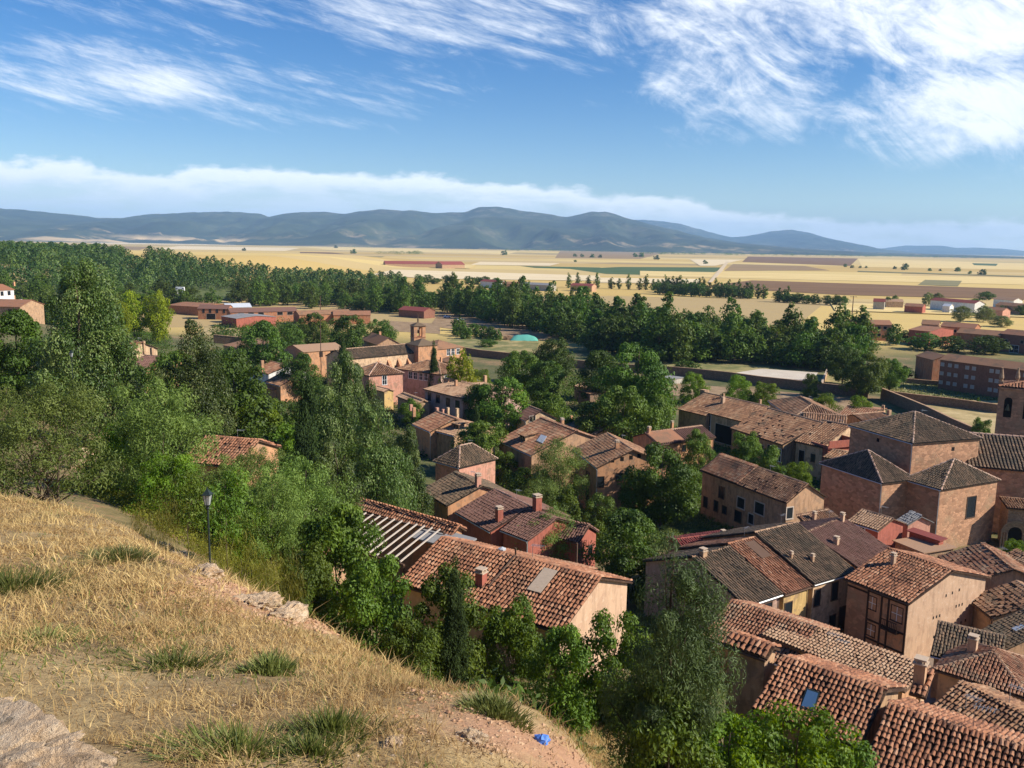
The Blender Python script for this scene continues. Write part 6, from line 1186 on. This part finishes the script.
for k in range(60): px = g.uniform(300, 420); p = at(px, 254.5 + g.uniform(-.5, .5), 0) if px > 380 else at(g.uniform(345, 378), 247 + g.uniform(-.4, .4), 0); pts.append((p.x, p.y))
forest_mass('forest', 'thin dark line of oaks along the far end of the plain', pts, (9, 15), (22, 55), 12, 'dark')
# ------------------------------------------------------------------ grassy foreground
def blades(name, label, n, xr, yr, hgt, wid, mat, seed, dens, tone_f=None, clump=.0, bank=False):
    g = np.random.default_rng(seed); X = g.uniform(*xr, n * 4); Y = g.uniform(*yr, n * 4); D_ = np.hypot(X, Y); keep = g.random(len(X)) < dens(X, Y, D_); X = X[keep][:n]; Y = Y[keep][:n]; Z = T(X, Y); N = len(X); D_ = np.hypot(X, Y)
    nz = fbm(X, Y, 1.1, seed, 3); h = hgt * (.35 + 1.0 * g.random(N)) * (.45 + 1.2 * nz); w_ = wid * np.clip(D_ / 5, .8, 4) * (.6 + .8 * g.random(N)); th = g.random(N) * 2 * np.pi; ln = g.uniform(.2, 1.6, N); la = g.random(N) * 2 * np.pi
    cx, cy = np.cos(th), np.sin(th); lx, ly = np.cos(la) * ln * h, np.sin(la) * ln * h; V = []
    for t_, wf in ((0, 1.), (.5, .85), (1., .12)):
        px_ = X + lx * t_ ** 1.8; py_ = Y + ly * t_ ** 1.8; pz_ = Z - .02 + h * (t_ - .25 * ln * t_ * t_); V.append(np.stack([px_ - cx * w_ * wf / 2, py_ - cy * w_ * wf / 2, pz_], -1)); V.append(np.stack([px_ + cx * w_ * wf / 2, py_ + cy * w_ * wf / 2, pz_], -1))
    V = np.stack(V, 1); b = (np.arange(N) * 6)[:, None]; Q = np.concatenate([b + np.array([[0, 1, 3, 2]]), b + np.array([[2, 3, 5, 4]])]); tone = np.clip(g.beta(2, 2, N) * .55 + .45 * fbm(X, Y, 2.3, seed + 2, 3), 0, 1)
    mb = MB(); mb.quads(V, Q, np.concatenate([tone, tone])); o = mb.build(name, mat); 
    if label: tag(o, label, None, None, 'stuff')
    return o
LEAF['dry'] = leafmat('dry_grass_blades', [(.15, .095, .035), (.46, .32, .125), (.72, .55, .22), (.86, .74, .38)], .3, .6)
LEAF['greengrass'] = leafmat('fresh_grass_blades', [(.07, .10, .02), (.13, .17, .035), (.25, .27, .07)], .35)
CRL = np.array([(q.x, q.y) for q in [gp(*a) for a in ((212, 584), (232, 590), (255, 601), (280, 613), (305, 627))]])
CRB = np.array([(q.x, q.y) for q in [gp(*a) for a in ((455, 715), (490, 730), (530, 748), (575, 765))]])
def dist_to(X, Y, L):
    return np.min(np.stack([np.hypot(X - a, Y - b) for a, b in L]), 0)
def dens(X, Y, D_):
    nn = fbm(X, Y, 1.7, 6, 3); vis = (np.abs(X) < Y * .75 + 3.5); return np.clip(7 / (D_ + .5), 0, 1) * vis * np.clip((nn - .34) * 4.5, .16, 1) * (np.hypot(X + 4.2, Y - 5.0) > 2.0) * np.clip(dist_to(X, Y, CRL) - .6, .05, 1) * np.clip(dist_to(X, Y, CRB) * 1.6 - .6, .12, 1)
blades('dry_grass', 'straw coloured dry grass over the slope', 460000, (-30, 8), (3.5, 38), .13, .005, LEAF['dry'], 2, dens)
def dens2(X, Y, D_): return ((np.abs(X) < Y * .75 + 3.5) & (D_ > 12)) * np.clip(fbm(X, Y, 3, 8, 3) * 2.4 - .7, 0, 1)
def densm(X, Y, D_): return np.clip(6 / (D_ + .5), 0, 1) * (np.abs(X) < Y * .75 + 3.5) * np.clip((fbm(X, Y, 1.2, 41, 3) - .36) * 4, .1, 1) * (dist_to(X, Y, CRL) > .7)
LEAF['matted'] = leafmat('matted_brown_grass', [(.10, .06, .03), (.22, .14, .07), (.36, .25, .12), (.5, .37, .2)], .15, .7)
blades('matted_grass', 'flattened brown grass matted on the slope', 200000, (-30, 8), (3.5, 30), .055, .008, LEAF['matted'], 9, densm)
blades('dry_grass', 'tall dry grass on the far edge of the slope and bank', 80000, (-40, 26), (10, 44), .30, .0055, LEAF['dry'], 3, dens2)
def densg(X, Y, D_): return np.clip(6 / (D_ + .5), 0, 1) * (np.abs(X) < Y * .75 + 3.5) * np.clip((fbm(X, Y, 2.6, 31, 3) - .47) * 5, 0, 1) * (np.hypot(X + 4.2, Y - 5.0) > 2.0)
blades('green_grass', 'greener stems mixed in patches through the dry grass', 70000, (-30, 8), (3.5, 38), .12, .006, LEAF['olive'], 7, densg)
def patch(cx, cy, r, n, hgt, mat, name, label, cat, seed, wd=.008):
    p = gp(cx, cy); g = np.random.default_rng(seed); a = g.random(n) * 6.283; rr = r * 1.25 * g.random(n) ** .8 * (1 + .35 * np.sin(3 * a + seed) + .2 * np.sin(7 * a)); X = p.x + rr * np.cos(a); Y = p.y + rr * np.sin(a) ; Z = T(X, Y); N = n; n_ = N; h = hgt * (.3 + .9 * g.random(N)) * (1.15 - rr / r * .6); w_ = wd * (.6 + .8 * g.random(N)); th = g.random(N) * 6.283; lx = (X - p.x) * .5 * h / hgt + g.normal(size=N) * h * .3; ly = (Y - p.y) * .5 * h / hgt + g.normal(size=N) * h * .3; V = []
    for t_, wf in ((0, 1.), (.5, .9), (1., .15)):
        V.append(np.stack([X + lx * t_ ** 1.6 - np.cos(th) * w_ * wf, Y + ly * t_ ** 1.6 - np.sin(th) * w_ * wf, Z - .02 + h * t_], -1)); V.append(np.stack([X + lx * t_ ** 1.6 + np.cos(th) * w_ * wf, Y + ly * t_ ** 1.6 + np.sin(th) * w_ * wf, Z - .02 + h * t_], -1))
    V = np.stack(V, 1); o_ = np.array([p.x, p.y, p.z]); V = V - o_; b = (np.arange(N) * 6)[:, None]; Q = np.concatenate([b + np.array([[0, 1, 3, 2]]), b + np.array([[2, 3, 5, 4]])]); tone = g.random(N); mb = MB(); mb.quads(V, Q, np.concatenate([tone, tone])); o = mb.build(name, mat); o.location = p; tag(o, label, None, None, 'stuff') if False else tag(o, label, cat)
for k, (cx, cy, r, n, h, lb) in enumerate([(10, 590, 1.1, 2000, .3, 'green weed patch at the left edge of the dry slope'), (45, 640, .5, 700, .14, 'flat grey-green weed on the left of the slope'), (175, 665, .6, 900, .16, 'bushy green weed in the middle of the dry slope'), (235, 750, .6, 900, .17, 'fresh green grass tuft near the bottom beside the rock'), (310, 752, .35, 900, .14, 'fresh grass tuft at the bottom middle'), (330, 735, .4, 900, .22, 'thin green tuft right of the bottom grass'), (120, 558, .8, 1500, .25, 'greyish weed clump upslope near the crest'), (495, 712, .3, 1100, .22, 'weed clump at the crest by the blue litter'), (270, 672, .28, 1100, .24, 'darker dry clump above the fresh tufts')]):
    patch(cx, cy, r, n, h, LEAF['greengrass'] if k in (0, 2, 3, 4, 5) else LEAF['greyg'], 'grass_tuft', lb, 'grass tuft', 40 + k)
# rank grass in the town garden
def dens3(X, Y, D_): return np.ones_like(X)
pq = [gp(*q) for q in ((610, 508), (700, 508), (757, 535), (740, 556), (665, 548), (605, 535))]; g = np.random.default_rng(5); sc_pts = scatter(pq, 420, .8, 3)
mbk = []; 
def tufts(name, label, pts, per, hgt, spread, leaf, mat, seed):
    g = np.random.default_rng(seed); X = np.array(pts); n = len(X); ti = np.repeat(np.arange(n), per); N = n * per; d = g.normal(size=(N, 3)); d[:, 2] = np.abs(d[:, 2]); d /= np.linalg.norm(d, axis=1)[:, None]; s_ = (.5 + g.random(n))[ti]
    x = X[ti, 0] + d[:, 0] * spread * s_; y = X[ti, 1] + d[:, 1] * spread * s_; P = np.stack([x, y, T(x, y) + d[:, 2] * hgt * s_ * g.random(N)], -1); nr = d + g.normal(size=(N, 3)) * .5; nr /= np.linalg.norm(nr, axis=1)[:, None]; a = g.normal(size=(N, 3)); a[:, 2] += 1.5; a -= nr * (a * nr).sum(1)[:, None]; a /= np.linalg.norm(a, axis=1)[:, None]; b = np.cross(nr, a)
    s = (leaf * (.6 + .8 * g.random(N)))[:, None]; V = np.stack([P - a * s, P - b * s * .45, P + a * s, P + b * s * .45], 1); tone = np.clip(.5 + (g.random(n)[ti] - .5) * .8 + g.normal(size=N) * .12, 0, 1); mb = MB(); mb.quads(V, np.arange(N * 4).reshape(N, 4), tone); tag(mb.build(name, mat), label, None, None, 'stuff')
tufts('undergrowth', 'rank grass and weeds on the sunny waste plot', sc_pts, 70, .9, .8, .14, LEAF['greengrass'], 3)
# undergrowth filling the gardens between the houses and the foot of the bank
def gfill(label, px, n, md, mat, seed, hg=1.2, sp_=1.2, leaf=.17, per=60):
    q = [gp(*a) for a in px]; tufts('undergrowth', label, scatter(q, n, md, seed), per, hg, sp_, leaf, mat, seed)
gfill('tangled scrub in the gardens above the red gabled house', [(485, 470), (540, 455), (600, 500), (600, 520), (530, 520), (490, 500)], 220, .9, LEAF['olive'], 21)
gfill('scrub filling the walled gardens behind the tumbledown roof', [(490, 400), (560, 372), (650, 385), (680, 405), (650, 425), (560, 430)], 420, 1.5, LEAF['green'], 22, 1.8, 1.8, .25)
gfill('broom and dry herbs on the bank behind the crest', [(60, 488), (110, 502), (150, 524), (200, 554), (260, 588), (330, 622), (350, 590), (260, 540), (180, 500), (100, 480)], 900, .5, LEAF['broom'], 27, .8, .7, .08, 80)
gfill('weeds and shrubs between the monastery houses', [(250, 345), (345, 365), (420, 380), (480, 420), (430, 460), (330, 430), (250, 400)], 520, 2.4, LEAF['dark'], 31, 1.6, 2.2, .3, 60)
gfill('weeds and shrubs in the lanes of the town centre', [(480, 420), (600, 425), (720, 430), (820, 440), (830, 500), (760, 540), (640, 500), (520, 500)], 700, 2.0, LEAF['green'], 32, 1.0, 1.6, .25, 50)
gfill('rough herbs on the slope behind the near houses', [(640, 560), (720, 560), (740, 640), (720, 700), (640, 700)], 420, .9, LEAF['olive'], 33, .7, .9, .12, 60)
gfill('hedge scrub along the meadow and the brick sheds', [(215, 325), (300, 322), (345, 330), (330, 345), (260, 345), (215, 340)], 260, 3.0, LEAF['dark'], 34, 3.0, 3.0, .4, 60)
gfill('dark scrub along the foot of the shaded bank', [(440, 640), (560, 690), (700, 740), (790, 768), (760, 800), (600, 770), (480, 700)], 420, .45, LEAF['dark'], 23, .5, .5, .07, 80)
gfill('scrub on the wooded hillside below the left trees', [(120, 400), (300, 430), (420, 500), (300, 540), (200, 500), (130, 470)], 700, 1.2, LEAF['green'], 24, 1.6, 1.5, .17, 70)
gfill('low weeds in the meadow strip before the apartments', [(860, 376), (1000, 388), (1000, 402), (900, 398)], 260, 2.0, LEAF['greyg'], 25, .7, 1.3, .3, 30)
gfill('scrub under the left hillside poplars', [(-20, 350), (160, 330), (200, 400), (150, 440), (0, 430)], 700, 1.8, LEAF['dark'], 26, 2.2, 2.2, .25, 60)
# ------------------------------------------------------------------ rocks
def rock(name, label, c, size, seed, rotz=0, sub=5, amp=.28, flat=.6, mat=None):
    bm = bmesh.new(); bmesh.ops.create_icosphere(bm, subdivisions=sub, radius=1); rr = np.array([v.co[:] for v in bm.verts]); from_n = np.zeros(len(rr))
    for k, (f_, a_) in enumerate(((1.1, 1), (2.6, .7), (5.5, .42), (12, .22), (26, .13), (60, .07))):
        q = rr * f_ + seed * 3.1 + k * 7; from_n += a_ * (vnoise(q[:, 0] + q[:, 2] * .7, q[:, 1] - q[:, 2] * .6, 1, k + seed) - .5)
    for f_, a_, w_ in ((1.7, .5, .05), (3.9, .35, .05), (8.3, .2, .06)):
        q = rr * f_ + seed * 5.3; c_ = np.abs(.5 * vnoise(q[:, 0] + q[:, 2] * .8, q[:, 1] + q[:, 2] * .3, 1, 7) + .5 * vnoise(q[:, 0] * 2, q[:, 1] * 2 + q[:, 2], 1, 5) - .5); from_n -= a_ * np.clip(w_ - c_, 0, w_) / w_
    p = np.sign(rr) * np.abs(rr) ** flat; p = p * (1 + amp * from_n * 2)[:, None] * np.array(size)
    for v, q in zip(bm.verts, p): v.co = Vector(q)
    me = bpy.data.meshes.new(name); bm.to_mesh(me); bm.free(); me.materials.append(mat or ROCK); 
    o = link(name, me); o.location = c; o.rotation_euler = (0, 0, rotz); tag(o, label, 'rock')
    return o
m, t, b = newmat('pale_pink_rock'); p_ = t.obj(); n1 = t.noise(p_, 1.6, 8, .68, .5); n2 = t.noise(p_, 9, 7, .72); n3 = t.noise(p_, 38, 5, .7); vo_ = t.node('ShaderNodeTexVoronoi', feature='DISTANCE_TO_EDGE'); vo_.inputs['Scale'].default_value = 3.2; t.put(vo_.inputs['Vector'], t.mapping(p_, sc=(1, 1, 2.2)))
c = t.ramp(t.m('ADD', t.m('MULTIPLY', n1, .5), t.m('MULTIPLY', n2, .5)), [(.30, (.26, .16, .08)), (.42, (.56, .38, .22)), (.54, (.72, .53, .34)), (.68, (.8, .66, .48))]); c = t.mix(t.m('MULTIPLY', t.mr(t.noise(p_, 3.5, 6, .7, 0), .55, .68), .7), c, (.10, .08, .05)); c = t.mix(t.mr(n3, .62, .75), c, (.72, .62, .48))
t.put(b.inputs['Base Color'], c); t.put(b.inputs['Normal'], t.bump(t.m('ADD', t.m('ADD', n2, t.m('MULTIPLY', n3, .5)), t.m('MULTIPLY', n1, 1.2)), 1.0, .09)); ROCK = m
rz_ = 38.85; r0, r1 = at(-60, 636, rz_), at(168, 772, rz_); rd_ = (r1 - r0); rl_ = rd_.length; rp_ = Vector((rd_.y, -rd_.x, 0)).normalized()
rock('rock_outcrop', 'rough pink-tan rock ledge filling the bottom left corner', ((r0 + r1) / 2 + rp_ * 1.15 - Vector((0, 0, .55))), (rl_ * .62, 1.35, .62), 4, math.atan2(rd_.y, rd_.x), 7, .34, .7)
rock('rock', 'low broken rock lying against the corner ledge', (-2.6, 5.0, 37.9), (.7, .5, .4), 9, .5, 5, .25, .7)
for k, (px, py, sx, sy, sz, lb) in enumerate([(178, 556, .8, .5, .26, 'flat pale rock exposed at the crest left of the lamp post'), (158, 548, .6, .5, .3, 'pinkish rock at the crest beside the broom'), (205, 574, .45, .32, .18, 'small rock at the crest just below the lamp'), (84, 470, 1.0, .8, 1.6, 'upright tan boulder among the bushes at the left'), (395, 745, .12, .09, .06, 'white stone lying on the slope left of the litter'), (470, 738, .15, .12, .07, 'reddish stone near the crest above the litter'), (255, 605, .42, .3, .15, 'red rock on the scree at the crest'), (285, 618, .4, .3, .2, 'lower red rock on the scree')]):
    p = gp(px, py); rock('rock', lb, (p.x, p.y, p.z - .01), (sx * 1, sy, sz), 20 + k, k * 1.1, 4, .3, .75)
g = np.random.default_rng(77); mb = MB()
def pebbles(name, label, n, xr, yr, sz, mat, seed, dfun):
    g = np.random.default_rng(seed); X = g.uniform(*xr, n * 3); Y = g.uniform(*yr, n * 3); k = g.random(len(X)) < dfun(X, Y); X, Y = X[k][:n], Y[k][:n]; Z = T(X, Y); N = len(X)
    base = np.array([(1, 0, 0), (-1, 0, 0), (0, 1, 0), (0, -1, 0), (0, 0, 1), (0, 0, -1)], float); s_ = (sz * (.4 + g.random(N) ** 3 * 2))[:, None, None]; V = base[None] * s_ * (.75 + .5 * g.random((N, 6, 1))) * np.array([1.2, 1, .55]) + np.stack([X, Y, Z], -1)[:, None]
    fa = np.array([(0, 2, 4), (2, 1, 4), (1, 3, 4), (3, 0, 4), (2, 0, 5), (1, 2, 5), (3, 1, 5), (0, 3, 5)]); mb = MB(); mb.v = [V.reshape(-1, 3)]; mb.f = [tuple(f) for f in (np.arange(N)[:, None, None] * 6 + fa[None]).reshape(-1, 3).tolist()]; mb.t = [.5] * len(mb.f); tag(mb.build(name, mat), label, None, None, 'stuff')
pebbles('gravel', 'loose stones and crumbs scattered over the dry slope', 9000, (-14, 6), (.8, 16), .012, ROCK, 3, lambda X, Y: np.clip(2 / (np.hypot(X, Y) + .3), 0, 1) * (np.abs(X) < Y * .75 + 3))
sp_ = [gp(*q) for q in ((216, 585), (240, 590), (275, 606), (300, 622), (262, 618), (228, 603))]
mbx = np.array([(p.x, p.y) for p in sp_])
pebbles('gravel', 'reddish stones scattered on the bare bank by the blue litter', 1100, (CRB[:, 0].min() - .6, CRB[:, 0].max() + .6), (CRB[:, 1].min() - .6, CRB[:, 1].max() + .6), .014, SH['scree'], 14, lambda X, Y: np.ones_like(X) * .9)
pebbles('scree', 'red crumbled scree at the crest below the lamp', 2600, (mbx[:, 0].min() - .5, mbx[:, 0].max() + .5), (mbx[:, 1].min() - .5, mbx[:, 1].max() + .5), .028, SH['scree'], 4, lambda X, Y: np.ones_like(X) * .9)
for p in sp_: pass
if 0:
    for i in TREEINFO: print('TREE', *i)
